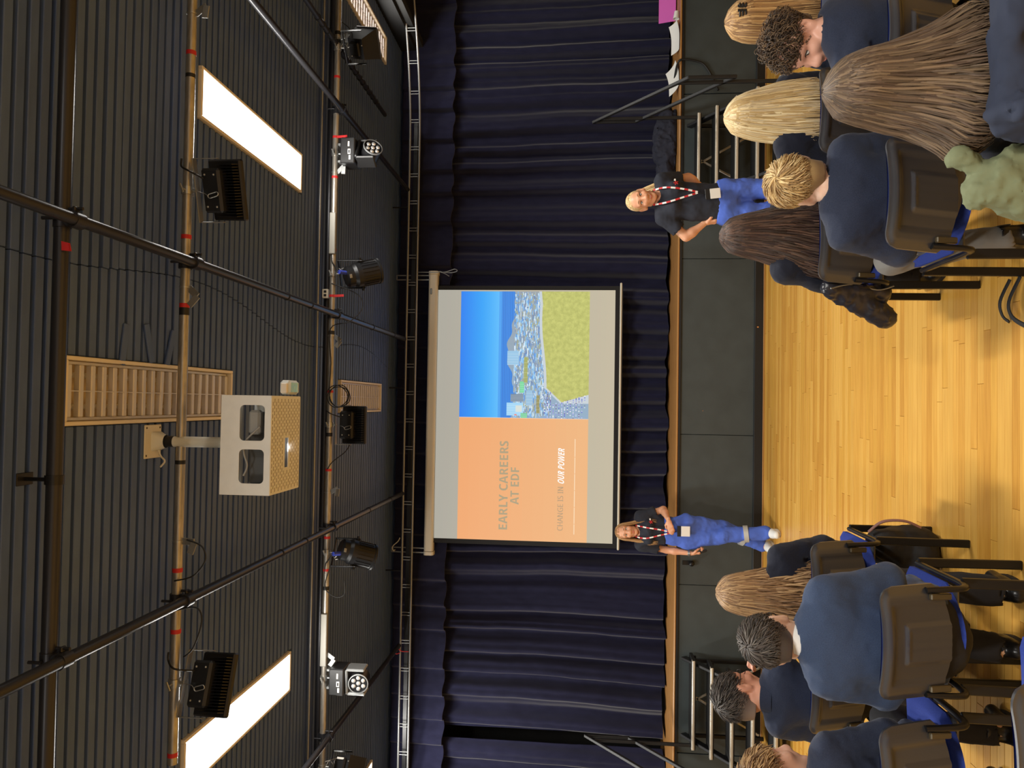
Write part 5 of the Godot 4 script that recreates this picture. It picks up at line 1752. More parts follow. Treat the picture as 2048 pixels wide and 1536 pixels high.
	for q in [[-0.07, -0.01], [0.07, -0.01], [-0.07, 0.11], [0.07, 0.11]]: g.ball(Vector3(q[0], 0.676, q[1]), Vector3(0.006, 0.003, 0.006), Basis(), 8, 5)
	part("plate_screw", g, M.tan, pl)
	g = Geo.new()
	g.tube(curve([Vector3(-0.04, 0.66, 0.03), Vector3(-0.075, 0.645, 0.03), Vector3(-0.1, 0.62, 0.035), Vector3(-0.13, 0.645, 0.03)]), 0.005, 6)
	part("cable_tail", g, M.casewhite, pl)
	var al := thing("alarm_box", "small clear plastic alarm box with a shimmering sticker on the cage side", "alarm", Vector3(0.063, 3.41, 4.27))
	g = Geo.new()
	g.box(Vector3(0, 0, 0), Vector3(0.075, 0.06, 0.13), Basis(), 0.014)
	part("box", g, mat(rgb(214, 220, 216), 0.2), al)
	g = Geo.new()
	g.box(Vector3(0.0, -0.031, 0.01), Vector3(0.05, 0.002, 0.09), Basis(), 0.0006)
	var st := tri_tex(mat(Color.WHITE, 0.15, 0.6), noise_tex(91, 0.03, rgb(150, 210, 245), rgb(220, 245, 190)), Vector3(6, 6, 6))
	part("sticker", g, st, al)
	g = Geo.new()
	g.box(Vector3(-0.005, 0.0, 0.072), Vector3(0.055, 0.035, 0.018), Basis(), 0.005)
	part("battery_cap", g, M.cream, al)
# ---------------------------------------------------------------- chairs
var chair0: Node3D

func make_chair() -> Node3D:       # faces -z, the back rises at +z
	var o := thing("stacking_chair", "-", "chair")
	# shell of the backrest
	var g := Geo.new()
	var NU := 44; var NV := 40
	var rear := []; var front := []
	for i in NV + 1:
		var v := float(i) / NV
		var rr := PackedVector3Array(); var rf := PackedVector3Array()
		for j in NU + 1:
			var u := lerpf(-1.0, 1.0, float(j) / NU)
			var au := absf(u)
			var yt := 0.795 - 0.012 * (1 - u * u) - 0.06 * (1.0 - sqrt(maxf(0.0, 1.0 - pow(maxf(0.0, (au - 0.72) / 0.28), 2.0))))
			var yb := 0.555 - 0.055 * (1.0 - pow(au, 2.6)) + 0.01 * pow(maxf(0.0, (au - 0.85) / 0.15), 2.0)
			var y := lerpf(yb, yt, v)
			var tl := (y - 0.55) / 0.25
			var z := 0.30 + 0.095 * tl + 0.012 * tl * tl - 0.035 * u * u
			var x := 0.208 * u * (1.0 - 0.02 * tl)
			# rolled rim, recessed field, grip panel with a lip
			var e := minf(minf((1 - au) * 0.208, (yt - y)), 1.0)
			var roll := 0.016 * (1.0 - smoothstep(0.0, 0.03, e)) * -1.0
			var field := -0.011 * smoothstep(0.036, 0.05, e) * smoothstep(0.70, 0.66, au) * smoothstep(0.752, 0.738, y)
			var grip := 0.010 * smoothstep(0.33, 0.315, au) * smoothstep(0.693, 0.685, y) - 0.004 * smoothstep(0.27, 0.25, au) * smoothstep(0.68, 0.672, y)
			if au < 0.17 and y < 0.68: grip -= 0.002 * (1.0 if int((u + 1.0) * 12) % 2 == 0 else 0.0)
			rr.append(Vector3(x, y, z + roll + field + grip)); rf.append(Vector3(x, y, z - 0.022 + roll * 0.3))
		rear.append(rr); front.append(rf)
	g.grid(rear, false); g.grid(front, true)
	g.grid([rear[NV], front[NV]], false); g.grid([front[0], rear[0]], false)
	for e in [0, NU]:
		var a := PackedVector3Array(); var b := PackedVector3Array()
		for i in NV + 1:
			a.append(rear[i][e]); b.append(front[i][e])
		g.grid([a, b], e == NU)
	part("backrest", g, M.shell, o)
	g = Geo.new()
	var pr := []; var pb := []
	for i in 15:
		var r := PackedVector3Array(); var rb := PackedVector3Array()
		for j in 17:
			var u := lerpf(-0.93, 0.93, j / 16.0)
			var yt := 0.785 - 0.06 * (1.0 - sqrt(maxf(0.0, 1.0 - pow(maxf(0.0, (absf(u) - 0.70) / 0.30), 2.0))))
			var y := lerpf(0.535, yt, i / 14.0)
			var tl := (y - 0.55) / 0.25
			var ed := minf(minf((1 - absf(u)) * 0.2, yt - y), y - 0.535)
			r.append(Vector3(0.208 * u, y, 0.30 + 0.095 * tl - 0.035 * u * u - 0.026 - 0.02 * smoothstep(0.0, 0.03, ed)))
			rb.append(Vector3(0.208 * u, y, 0.30 + 0.095 * tl - 0.035 * u * u - 0.02))
		pr.append(r); pb.append(rb)
	g.grid(pr, true); g.grid(pb, false)
	part("back_pad", g, M.blue, o)
	# seat
	g = Geo.new()
	g.box(Vector3(0, 0.425, -0.03), Vector3(0.34, 0.02, 0.36), Basis(), 0.008)
	part("seat_pan", g, M.shell, o)
	g = Geo.new()
	pr = []; pb = []
	for i in 15:
		var r := PackedVector3Array(); var rb := PackedVector3Array()
		for j in 15:
			var u := lerpf(-1, 1, j / 14.0); var v := lerpf(-1, 1, i / 14.0)
			var ed := minf(1 - absf(u), 1 - absf(v)) * 0.2
			r.append(Vector3(u * 0.178, 0.437 + 0.038 * smoothstep(-0.01, 0.035, ed) - 0.008 * (1 - u * u) + 0.012 * smoothstep(0.5, 1.0, v), 0.015 - v * (0.23 if v > 0 else 0.225 - 0.15 * u * u)))
			rb.append(Vector3(u * 0.178, 0.434, 0.015 - v * (0.23 if v > 0 else 0.225 - 0.15 * u * u)))
		pr.append(r); pb.append(rb)
	g.grid(pr, false); g.grid(pb, true)
	for e in [0, 14]:
		g.grid([pb[e], pr[e]], e == 14)
		var a := PackedVector3Array(); var b := PackedVector3Array()
		for i in 15:
			a.append(pb[i][e]); b.append(pr[i][e])
		g.grid([a, b], e == 0)
	part("seat_pad", g, M.blue, o)
	for s in [-1, 1]:
		g = Geo.new()
		g.bar(Vector3(s * 0.2, 0.0, -0.205), Vector3(s * 0.2, 0.43, -0.19), 0.038, 0.02, Vector3.BACK, 0.004)
		part("leg", g, M.leg, o)
		g = Geo.new()
		g.bar(Vector3(s * 0.2, 0.0, 0.205), Vector3(s * 0.2, 0.43, 0.19), 0.038, 0.02, Vector3.BACK, 0.004)
		part("leg", g, M.leg, o)
		g = Geo.new()
		g.tube(curve([Vector3(s * 0.195, 0.425, -0.20), Vector3(s * 0.196, 0.428, 0.0), Vector3(s * 0.197, 0.43, 0.19), Vector3(s * 0.197, 0.455, 0.265), Vector3(s * 0.194, 0.53, 0.285), Vector3(s * 0.19, 0.60, 0.29)]), 0.015, 8, true, 0.8, Vector3(1, 0, 0))
		part("side_rail", g, M.leg, o)
		g = Geo.new()
		g.box(Vector3(s * 0.168, 0.548, 0.288), Vector3(0.024, 0.085, 0.018), Basis(Vector3.RIGHT, 0.25), 0.004)
		part("bracket", g, M.tan, o)
	return o

func seat(x: float, z: float, label: String) -> Node3D:
	var o := chair0
	if o.has_meta("used"):
		o = chair0.duplicate()
		o.name = "stacking_chair"
		add_child(o, true)
	chair0.set_meta("used", true)
	o.position = Vector3(x, 0, z)
	tag(o, label, "chair", "black stacking chairs of the audience")
	return o

func build_seats() -> void:
	chair0 = make_chair()
	seat(-0.845, 4.076, "black chair of the girl with long light brown hair, black rucksack under it")
	seat(-1.34, 4.076, "black chair of the boy with his hand at his chin")
	seat(-0.855, 4.93, "black chair with blue seat edge behind the grey-haired man in the navy suit")
	seat(-1.36, 4.93, "black chair cut by the frame, behind the boy with light brown hair")
	seat(-0.90, 5.79, "nearest black chair, only one grey back corner with blue edge showing")
	seat(0.795, 4.17, "black chair of the girl with long dark brown hair, puffer coat hung on its side")
	seat(1.40, 4.17, "black chair of the girl with straight blonde hair")
	seat(1.93, 4.17, "black chair of the girl with a claw clip in her hair")
	seat(0.79, 4.97, "black chair of the short-haired blond boy, olive coat beside it")
	seat(1.38, 4.97, "black chair of the curly-haired boy")
	seat(0.95, 5.79, "black chair of the girl with the very long brown hair, nearest the camera")
	seat(1.52, 5.79, "black chair of the pupil in black at the frame's edge")

# ---------------------------------------------------------------- people
func pupil(label: String, x: float, z: float, o: Dictionary) -> Array:     # seated, facing the stage
	var p := thing("person", label, "person", Vector3(x, 0, z))
	p.rotation.y = PI + o.get("turn", 0.0)
	var k: float = (o.top - 0.14 - 0.45) / 0.65
	var J := seated_joints(k, {w = o.get("w", 0.95)})
	J.head += o.get("hoff", Vector3.ZERO)
	J.neck += (o.get("hoff", Vector3.ZERO) as Vector3) * 0.5
	J.hb = o.get("hb", Basis())
	for q in o.get("J", {}): J[q] = o.J[q]
	var t := body_mesh(J, p, o.skin, o.get("male", true), o.get("fine", 0.0055), o.get("hsc", 1.12))
	blazer(J, p, o.coat, o.seed, o.get("collar", true), o.get("coat_name", "blazer"), 0.47, 0.01, o.get("ext", 1.0))
	if o.get("shirt", false): shirt_collar(J, p, M.shirt, o.get("rise", 0.014))
	trousers(J, p, o.get("legs", M.black_cloth), o.seed + 7)
	for s in ["R", "L"]: shoe(J, s, p, o.get("shoe", M.leather), M.rubber)
	return [p, t, J]

func crown(t: Transform3D, tilt := 0.0) -> Transform3D:
	return t * Transform3D(Basis(Vector3.RIGHT, tilt), Vector3(0, 0.122, 0))

func build_people() -> void:
	M.shirt = mat(rgb(236, 236, 234), 0.8)
	M.black_cloth = mat(rgb(34, 34, 38), 0.9)
	M.grey_cloth = mat(rgb(120, 118, 114), 0.9)
	M.leather = mat(rgb(22, 21, 21), 0.3, 0.0, 0.5)
	M.rubber = mat(rgb(26, 25, 25), 0.7)
	var cloth := func(c: Color, sd: int) -> StandardMaterial3D:
		var m := tri_tex(mat(Color.WHITE, 0.88, 0.0, 0.3), noise_tex(sd, 0.25, c.darkened(0.1), c.lightened(0.06), 128, 2), Vector3(6, 6, 6), false)
		m.rim_enabled = true; m.rim = 0.25
		return m
	var navy: Material = cloth.call(rgb(43, 50, 70), 101)
	var suit: Material = cloth.call(rgb(58, 73, 102), 102)
	var ink: Material = cloth.call(rgb(30, 33, 46), 103)
	var skin := mat(rgb(222, 172, 146), 0.5)
	var skin2 := mat(rgb(226, 184, 158), 0.5)
	var skin3 := mat(rgb(214, 152, 124), 0.5)
	for m in [skin, skin2, skin3]: m.subsurf_scatter_enabled = true; m.subsurf_scatter_strength = 0.1
	# --- left block
	var r := pupil("girl with long wavy light brown hair seen from behind, before the grey-haired man", -0.90, 4.076, {top = 1.19, skin = skin, coat = ink, seed = 3, male = false, w = 0.85, hoff = Vector3(0.04, 0, 0)})
	var lb := [[0.0, .004, .004, .004, 0, 0], [.012, .036, .05, .035, 0, -.02], [.04, .066, .088, .075, 0, -.018], [.09, .083, .112, .098, 0, -.018], [.14, .089, .112, .1, 0, -.018], [.2, .095, .11, .08, 0, -.03], [.27, .112, .115, .08, 0.005, -.04], [.36, .128, .12, .08, 0.0, -.05], [.46, .135, .12, .07, -0.015, -.06], [.54, .11, .115, .06, -0.035, -.06]]
	long_hair(r[0], crown(r[1]), lb, [rgb(158, 122, 84), rgb(128, 96, 64), rgb(186, 150, 106), rgb(146, 112, 78)], 620, 4, {rad = 0.0046, wave = 0.03, ends = 0.16, taper = 0.1})
	r = pupil("man with short dark grey hair and glasses in a navy suit with white shirt collar", -0.885, 4.93, {top = 1.24, skin = skin2, coat = suit, seed = 9, male = true, w = 1.08, ext = 1.02, shirt = true, rise = 0.022, hb = Basis(Vector3.UP, -0.14) * Basis(Vector3.RIGHT, 0.1), hoff = Vector3(0.03, 0, 0), fine = 0.005})
	short_hair(r[0], r[1], [rgb(66, 57, 51), rgb(48, 42, 37), rgb(86, 77, 69), rgb(102, 93, 85)], 2600, 3, {len = 0.03, lift = 0.1, rad = 0.0032, fade = rgb(76, 66, 60), nape = -0.045, spin = 0.6})
	glasses(r[0], r[1])
	r = pupil("boy with dark short hair and black glasses, hand held at his chin, front row", -1.41, 4.076, {top = 1.20, skin = skin3, coat = navy, seed = 14, male = true, w = 0.88, hb = Basis(Vector3.UP, -0.75) * Basis(Vector3.RIGHT, 0.15), hoff = Vector3(0.04, 0, 0), J = {elR = Vector3(-0.21, 0.76, 0.1), wrR = Vector3(-0.10, 0.90, 0.06), hdR = Vector3(0.35, 1, -0.1), hnR = Vector3(-0.5, 0.1, 0.9), curlR = 1.5}})
	short_hair(r[0], r[1], [rgb(54, 46, 41), rgb(38, 32, 29), rgb(72, 63, 56), rgb(86, 76, 68)], 2400, 5, {len = 0.034, lift = 0.1, rad = 0.0031, fade = rgb(140, 122, 110), nape = -0.065, spin = 0.7})
	glasses(r[0], r[1])
	r = pupil("boy with light brown hair cut by the frame, white collar, navy blazer", -1.48, 4.93, {top = 1.225, skin = skin, coat = navy, seed = 21, male = true, w = 0.95, shirt = true, rise = 0.02, hb = Basis(Vector3.UP, -0.85) * Basis(Vector3.RIGHT, 0.12), hoff = Vector3(-0.02, 0, 0), fine = 0.005})
	short_hair(r[0], r[1], [rgb(142, 108, 70), rgb(112, 82, 54), rgb(172, 136, 92), rgb(190, 156, 110)], 2400, 8, {len = 0.042, lift = 0.16, rad = 0.0034, fade = rgb(122, 92, 64), spin = 0.4})
	# --- right block
	r = pupil("girl with long dark brown hair seen from behind, puffer coat at her side", 0.83, 4.17, {top = 1.205, skin = skin, coat = ink, seed = 31, male = false, w = 0.86, hoff = Vector3(-0.02, 0, 0)})
	var db := [[0.0, .004, .004, .004, 0, 0], [.012, .036, .05, .035, 0, -.02], [.04, .066, .088, .075, 0, -.018], [.09, .084, .112, .098, 0, -.018], [.14, .094, .114, .1, 0, -.018], [.2, .108, .115, .08, 0.005, -.03], [.27, .125, .12, .08, 0.012, -.04], [.36, .145, .125, .08, 0.03, -.05], [.46, .155, .125, .07, 0.045, -.06], [.52, .14, .12, .06, 0.06, -.06]]
	long_hair(r[0], crown(r[1]), db, [rgb(78, 58, 46), rgb(58, 42, 34), rgb(98, 72, 56), rgb(66, 48, 40)], 700, 6, {rad = 0.0046, wave = 0.014, ends = 0.1, taper = 0.12})
	r = pupil("girl with long straight blonde hair seen from behind, before the steps", 1.42, 4.17, {top = 1.188, skin = skin, coat = ink, seed = 37, male = false, w = 0.84, hoff = Vector3(-0.03, 0, 0)})
	var bl := [[0.0, .004, .004, .004, 0, 0], [.012, .036, .05, .035, 0, -.02], [.04, .068, .09, .075, 0, -.018], [.09, .09, .114, .1, 0, -.018], [.14, .104, .118, .1, 0, -.018], [.2, .118, .12, .08, 0, -.03], [.28, .13, .125, .08, 0, -.04], [.36, .134, .125, .08, 0.0, -.05], [.43, .12, .115, .06, 0.0, -.06]]
	long_hair(r[0], crown(r[1]), bl, [rgb(222, 194, 140), rgb(198, 166, 112), rgb(240, 218, 170), rgb(214, 190, 148)], 680, 8, {rad = 0.0048, wave = 0.006, ends = 0.14, taper = 0.15})
	r = pupil("girl with light brown hair held by a black claw clip", 1.93, 4.17, {top = 1.188, skin = skin, coat = navy, seed = 41, male = false, w = 0.85})
	var cc := [[0.0, .004, .004, .004, 0, 0], [.012, .036, .05, .035, 0, -.02], [.04, .066, .088, .075, 0, -.018], [.09, .084, .115, .098, 0, -.018], [.14, .088, .112, .1, 0, -.018], [.2, .085, .10, .08, 0, -.03], [.28, .08, .10, .07, 0, -.04], [.40, .08, .105, .06, 0, -.05]]
	long_hair(r[0], crown(r[1]), cc, [rgb(170, 130, 82), rgb(140, 104, 66), rgb(204, 164, 108)], 480, 12, {rad = 0.0046, wave = 0.006, ends = 0.2})
	claw_clip(r[0], r[1])
	r = pupil("boy with short blond hair faded at the neck, navy jacket", 0.83, 4.97, {top = 1.165, skin = skin2, coat = navy, seed = 45, male = true, w = 0.93, hoff = Vector3(-0.06, 0, 0), legs = M.grey_cloth, collar = false, coat_name = "jacket", fine = 0.005, hb = Basis(Vector3.BACK, -0.08) * Basis(Vector3.UP, 0.1), J = {knL = Vector3(0.17, 0.52, 0.3), anL = Vector3(0.1, 0.1, 0.12), hpL = Vector3(0.1, 0.535, -0.08)}})
	short_hair(r[0], r[1], [rgb(206, 172, 114), rgb(176, 140, 88), rgb(228, 200, 146), rgb(150, 116, 74)], 2600, 11, {len = 0.032, lift = 0.1, rad = 0.003, fade = rgb(138, 110, 78), spin = 0.9, top = 1.5})
	r = pupil("curly brown-haired boy seen in profile, looking down, navy blazer", 1.42, 4.97, {top = 1.165, skin = mat(rgb(226, 170, 146), 0.45), coat = navy, seed = 51, male = true, w = 0.96, fine = 0.0036, turn = 0.35, hsc = 1.08, hb = Basis(Vector3.UP, 1.5) * Basis(Vector3.RIGHT, 0.25), hoff = Vector3(-0.01, 0, 0.02)})
	face(r[1], r[0], rgb(206, 124, 112), rgb(84, 62, 44), rgb(70, 60, 50), 0.0)
	short_hair(r[0], r[1], [rgb(76, 57, 40), rgb(54, 40, 30), rgb(98, 76, 54), rgb(120, 94, 66)], 1600, 15, {len = 0.05, side = 0.3, lift = 0.4, rad = 0.0026, curl = 0.007, top = 1.05, hairline = 0.05, fade = rgb(84, 64, 48), r = Vector3(0.079, 0.09, 0.1)})
	r = pupil("girl with very long straight brown hair, nearest the camera, navy top", 0.93, 5.79, {top = 1.19, skin = skin, coat = cloth.call(rgb(44, 52, 72), 104), seed = 61, male = false, w = 0.98, ext = 1.05, collar = false, coat_name = "jumper", hoff = Vector3(0.01, 0, 0), J = {shR = Vector3(-0.145, 0.78, -0.15), shL = Vector3(0.145, 0.78, -0.15), elR = Vector3(-0.2, 0.6, -0.06), elL = Vector3(0.2, 0.6, -0.06)}})
	var vl := [[0.0, .004, .004, .004, 0, 0], [.012, .036, .05, .035, 0, -.02], [.04, .066, .09, .075, 0, -.018], [.09, .084, .115, .098, 0, -.018], [.14, .096, .118, .1, 0.002, -.018], [.2, .112, .122, .09, 0.004, -.03], [.26, .14, .13, .09, 0.008, -.045], [.30, .175, .145, .09, 0.012, -.055], [.34, .18, .15, .09, 0.012, -.06], [.375, .15, .135, .08, 0.012, -.065]]
	long_hair(r[0], crown(r[1]), vl, [rgb(100, 80, 60), rgb(82, 64, 48), rgb(120, 98, 74), rgb(92, 73, 56)], 1100, 9, {rad = 0.0042, wave = 0.016, ends = 0.14, open = 2.0})
	r = pupil("pupil in black at the frame's edge beside the nearest girl, hardly showing", 1.56, 5.79, {top = 1.19, skin = skin3, coat = M.black_cloth, seed = 67, male = true, w = 0.95, collar = false, coat_name = "jacket", fine = 0.009})
	short_hair(r[0], r[1], [rgb(60, 50, 44), rgb(80, 66, 56)], 300, 19, {len = 0.03, lift = 0.1})
	build_speakers()

func glasses(o: Node, t: Transform3D) -> void:
	var g := Geo.new()
	for s in [-1, 1]:
		var p := PackedVector3Array()
		for q in rrect(0.05, 0.036, 0.014, 4): p.append(t * Vector3(q.x + 0.032 * s, q.y + 0.002, 0.096 - absf(q.x + 0.032 * s) * 0.12))
		g.tube(p, 0.0022, 6, true, 1.0, Vector3.ZERO, true)
		g.tube(curve([t * Vector3(0.058 * s, 0.008, 0.09), t * Vector3(0.079 * s, 0.01, 0.03), t * Vector3(0.083 * s, 0.012, -0.005), t * Vector3(0.08 * s, -0.008, -0.022)]), 0.0024, 6)
	g.tube(curve([t * Vector3(-0.008, 0.006, 0.0975), t * Vector3(0, 0.009, 0.1), t * Vector3(0.008, 0.006, 0.0975)]), 0.002, 6)
	part("glasses", g, M.blackmetal, o)

func claw_clip(o: Node, t: Transform3D) -> void:
	var g := Geo.new()
	for s in [-1, 1]:
		for k in 3:
			var y := 0.056 + 0.013 * k
			g.tube(curve([t * Vector3(0.004 * s, y, -0.128), t * Vector3(0.018 * s, y - 0.003, -0.134), t * Vector3(0.026 * s, y - 0.006, -0.118), t * Vector3(0.022 * s, y - 0.008, -0.1)], 4), 0.0042, 6)
		g.bar(t * Vector3(0.010 * s, 0.05, -0.132), t * Vector3(0.010 * s, 0.088, -0.131), 0.012, 0.006, t.basis * Vector3.BACK, 0.001)
	part("claw_clip", g, M.black, o)
# ---------------------------------------------------------------- the two speakers (face +z)
func tshirt(J: Dictionary, o: Node, m: Material, seed_: int, hem: float, sl := 0.6) -> MeshInstance3D:
	var f := Field.new(0.009, 0.014)
	var fz := Vector3(0, 0, 1)
	f.cap(J.chest, J.belly, J.get("bust", 0.145), J.get("waist", 0.135), fz, 1.4)
	f.cap(J.belly, Vector3(J.hip.x, hem - 0.08, J.hip.z), J.get("waist", 0.135), J.get("hems", 0.15), fz, 1.35)
	for s in [-1, 1]: f.ell(J.chest + Vector3(0.06 * s, -0.005, 0.075), Vector3(0.06, 0.055, 0.045))
	for s in ["R", "L"]:
		var e: Vector3 = J["sh" + s].lerp(J["el" + s], sl)
		f.cap(J["sh" + s], e, 0.058, 0.06)
		f.cap(J["sh" + s], J.neck + Vector3(0, -0.055, 0), 0.052, 0.05)
		f.cut(e + (J["el" + s] - J["sh" + s]).normalized() * 0.055, Vector3.ONE * 0.066)
	f.cut(J.neck + Vector3(0, 0.035, 0.025), Vector3(0.062, 0.082, 0.07))
	f.planes.append([Vector3(0, -1, 0), -hem])
	wrinkle(f, seed_, 0.010)
	var g := Geo.new()
	f.build(g)
	return part("polo_shirt", g, m, o)

func lanyard(o: Node, pts: Array, badge: Vector3, bw: float, bh: float, tilt: float) -> void:
	# two striped bands from the neck to the clip, then the card holder
	var stripes := []
	for side in 2:
		var path := curve(pts[side], 12)
		for i in path.size() - 1:
			var white := (i / 3) % 2 == 1
			stripes.append([path[i], path[i + 1], white])
	var gr := Geo.new(); var gw := Geo.new()
	for s in stripes: (gw if s[2] else gr).bar(s[0], s[1] + (s[1] - s[0]) * 0.1, 0.013, 0.003, Vector3.BACK)
	var l := part("lanyard", gr, M.red, o)
	part("white_stripe", gw, M.paper, l)
	var b := Basis(Vector3.BACK, tilt)
	var g := Geo.new()
	g.box(badge + b * Vector3(0, bh * 0.62, 0), Vector3(bw * 1.05, bh * 0.36, 0.006), b, 0.002)
	part("badge_holder", g, M.black, l)
	g = Geo.new()
	g.box(badge, Vector3(bw, bh * 0.84, 0.005), b, 0.003)
	part("name_badge", g, M.paper, l)
	g = Geo.new()
	g.rod(badge + b * Vector3(0, bh * 0.78, 0), pts[0][-1], 0.003, 6)
	part("clip", g, M.blackmetal, l)

func logo(o: Node, at: Vector3, b: Basis) -> void:
	var g := Geo.new()
	for k in 5:
		var a := TAU * k / 5 + 0.3
		g.ball(at + b * Vector3(cos(a) * 0.011, sin(a) * 0.011 - 0.002, 0), Vector3(0.0095, 0.0045, 0.002), b * Basis(Vector3.BACK, a), 8, 5)
	part("shirt_emblem", g, M.red, o)
	g = Geo.new()
	g.box(at + b * Vector3(0.026, 0.006, 0), Vector3(0.018, 0.013, 0.003), b, 0.001)
	part("shirt_emblem", g, M.paper, o)

func standing_trousers(J: Dictionary, o: Node, m: Material, seed_: int, waist: float) -> MeshInstance3D:
	var f := Field.new(0.010, 0.014)
	var fz := Vector3(0, 0, 1)
	f.cap(Vector3(J.hip.x, waist, J.hip.z), J.hip, J.get("waist", 0.135) + 0.004, 0.148, fz, 1.3)
	for s in ["R", "L"]:
		f.cap(J["hp" + s], J["kn" + s], 0.092, 0.074)
		f.cap(J["kn" + s], J["an" + s], 0.073, 0.064)
		f.cut(J["an" + s] + Vector3(0, -0.06, 0), Vector3.ONE * 0.064)
	f.planes.append([Vector3(0, 1, 0), waist])
	wrinkle(f, seed_, 0.018, 6.0)
	var g := Geo.new()
	f.build(g)
	return part("trousers", g, m, o)

func build_speakers() -> void:
	var tan_ := mat(rgb(220, 160, 124), 0.45)
	tan_.subsurf_scatter_enabled = true; tan_.subsurf_scatter_strength = 0.1
	var shirt := tri_tex(mat(Color.WHITE, 0.85), noise_tex(111, 0.25, rgb(30, 33, 44), rgb(38, 42, 54), 128, 2), Vector3(6, 6, 6), false)
	var blue := tri_tex(mat(Color.WHITE, 0.8), noise_tex(112, 0.2, rgb(70, 100, 196), rgb(84, 116, 214), 128, 2), Vector3(6, 6, 6), false)
	M.trainer = mat(rgb(236, 234, 226), 0.5)
	M.reflect = mat(rgb(206, 208, 204), 0.35, 0.3)
	# --- left speaker
	var o := thing("person", "woman with long fair hair, navy shirt, blue work trousers with reflective bands, legs crossed", "person", Vector3(-1.24, 0, 0.45))
	var J := {
		hip = Vector3(0, 0.86, 0), belly = Vector3(0.0, 1.06, 0.0), chest = Vector3(-0.01, 1.21, -0.01), neck = Vector3(-0.012, 1.31, -0.02), head = Vector3(-0.018, 1.425, 0.015),
		shR = Vector3(-0.150, 1.275, -0.02), shL = Vector3(0.125, 1.285, -0.02), elR = Vector3(-0.195, 1.02, -0.04), elL = Vector3(0.205, 1.06, -0.03),
		wrR = Vector3(-0.205, 0.79, 0.05), wrL = Vector3(0.13, 1.03, 0.17), hdR = Vector3(0.1, -1, 0.12), hdL = Vector3(-1, -0.25, 0.12), hnR = Vector3(-1, 0, 0.3), hnL = Vector3(0.1, 0.35, 1), curl = 0.45, curlR = 1.0, curlL = 0.4,
		hpR = Vector3(-0.085, 0.82, 0), hpL = Vector3(0.085, 0.82, 0), knR = Vector3(-0.015, 0.48, 0.06), knL = Vector3(0.03, 0.48, -0.04), anR = Vector3(0.03, 0.1, 0.12), anL = Vector3(-0.115, 0.1, -0.04),
		ftR = Vector3(0.05, 0, 1), ftL = Vector3(-0.2, 0, 0.98), hb = Basis(Vector3.UP, 0.12) * Basis(Vector3.BACK, 0.06), w = 0.88, waist = 0.122, hems = 0.135, bust = 0.132,
	}
	var t := body_mesh(J, o, tan_, false, 0.004, 0.93)
	face(t, o, rgb(196, 104, 96), rgb(110, 78, 52), rgb(70, 80, 70), 0.25)
	tshirt(J, o, shirt, 131, 1.045)
	var tr := standing_trousers(J, o, blue, 132, 1.06)
	for s in ["R", "L"]: shoe(J, s, o, M.trainer, M.trainer, 0.25)
	for s in ["R", "L"]:
		var p: Vector3 = (J["kn" + s] as Vector3).lerp(J["an" + s], 0.52)
		var ax: Vector3 = (J["an" + s] - J["kn" + s]).normalized()
		var g := Geo.new()
		g.tube(PackedVector3Array([p - ax * 0.022, p, p + ax * 0.022]), PackedFloat32Array([0.0835, 0.083, 0.082]), 20, true)
		part("reflective_band", g, M.reflect, tr)
	var g := Geo.new()
	g.tube(PackedVector3Array([J.wrR + Vector3(0, 0.035, -0.008), J.wrR + Vector3(0, 0.016, -0.004)]), 0.0285, 16)
	part("watch", g, M.steel, o)
	g = Geo.new()
	g.box(J.wrR + Vector3(0.03, -0.105, 0.03), Vector3(0.025, 0.075, 0.016), Basis(Vector3.BACK, 0.3), 0.006)
	var ck := part("clicker", g, M.black, self)
	ck.position = o.position
	tag(ck, "small black slide clicker in the lowered hand of the long-haired speaker", "clicker")
	lanyard(o, [[Vector3(-0.062, 1.335, 0.03), Vector3(-0.06, 1.24, 0.118), Vector3(-0.02, 1.1, 0.142), Vector3(0.005, 1.0, 0.15)], [Vector3(0.05, 1.335, 0.03), Vector3(0.045, 1.24, 0.118), Vector3(0.03, 1.1, 0.142), Vector3(0.01, 1.0, 0.15)]], Vector3(0.025, 0.865, 0.155), 0.098, 0.10, 0.0)
	logo(o, Vector3(0.1, 1.195, 0.112), Basis(Vector3.UP, 0.35))
	var fair := [rgb(176, 132, 84), rgb(146, 104, 66), rgb(206, 166, 112), rgb(162, 120, 76)]
	var pr := [[0.0, .004, .004, .004, 0, 0], [.012, .036, .05, .04, 0, -.02], [.04, .068, .088, .08, 0, -.018], [.09, .086, .112, .1, 0, -.018], [.14, .092, .11, .1, 0, -.018], [.2, .1, .1, .09, 0, -.02], [.27, .12, .09, .1, 0.0, -.02], [.35, .135, .08, .115, -0.005, -.01], [.45, .125, .06, .12, -0.01, 0.0]]
	long_hair(o, crown(t), pr, fair, 520, 17, {rad = 0.0042, wave = 0.009, ends = 0.25, open = 2.25, brow = 0.05})
	# --- right speaker
	o = thing("person", "smiling woman with tied-back blonde hair in navy shirt and blue trousers, hand on hip", "person", Vector3(1.575, 0, 2.2))
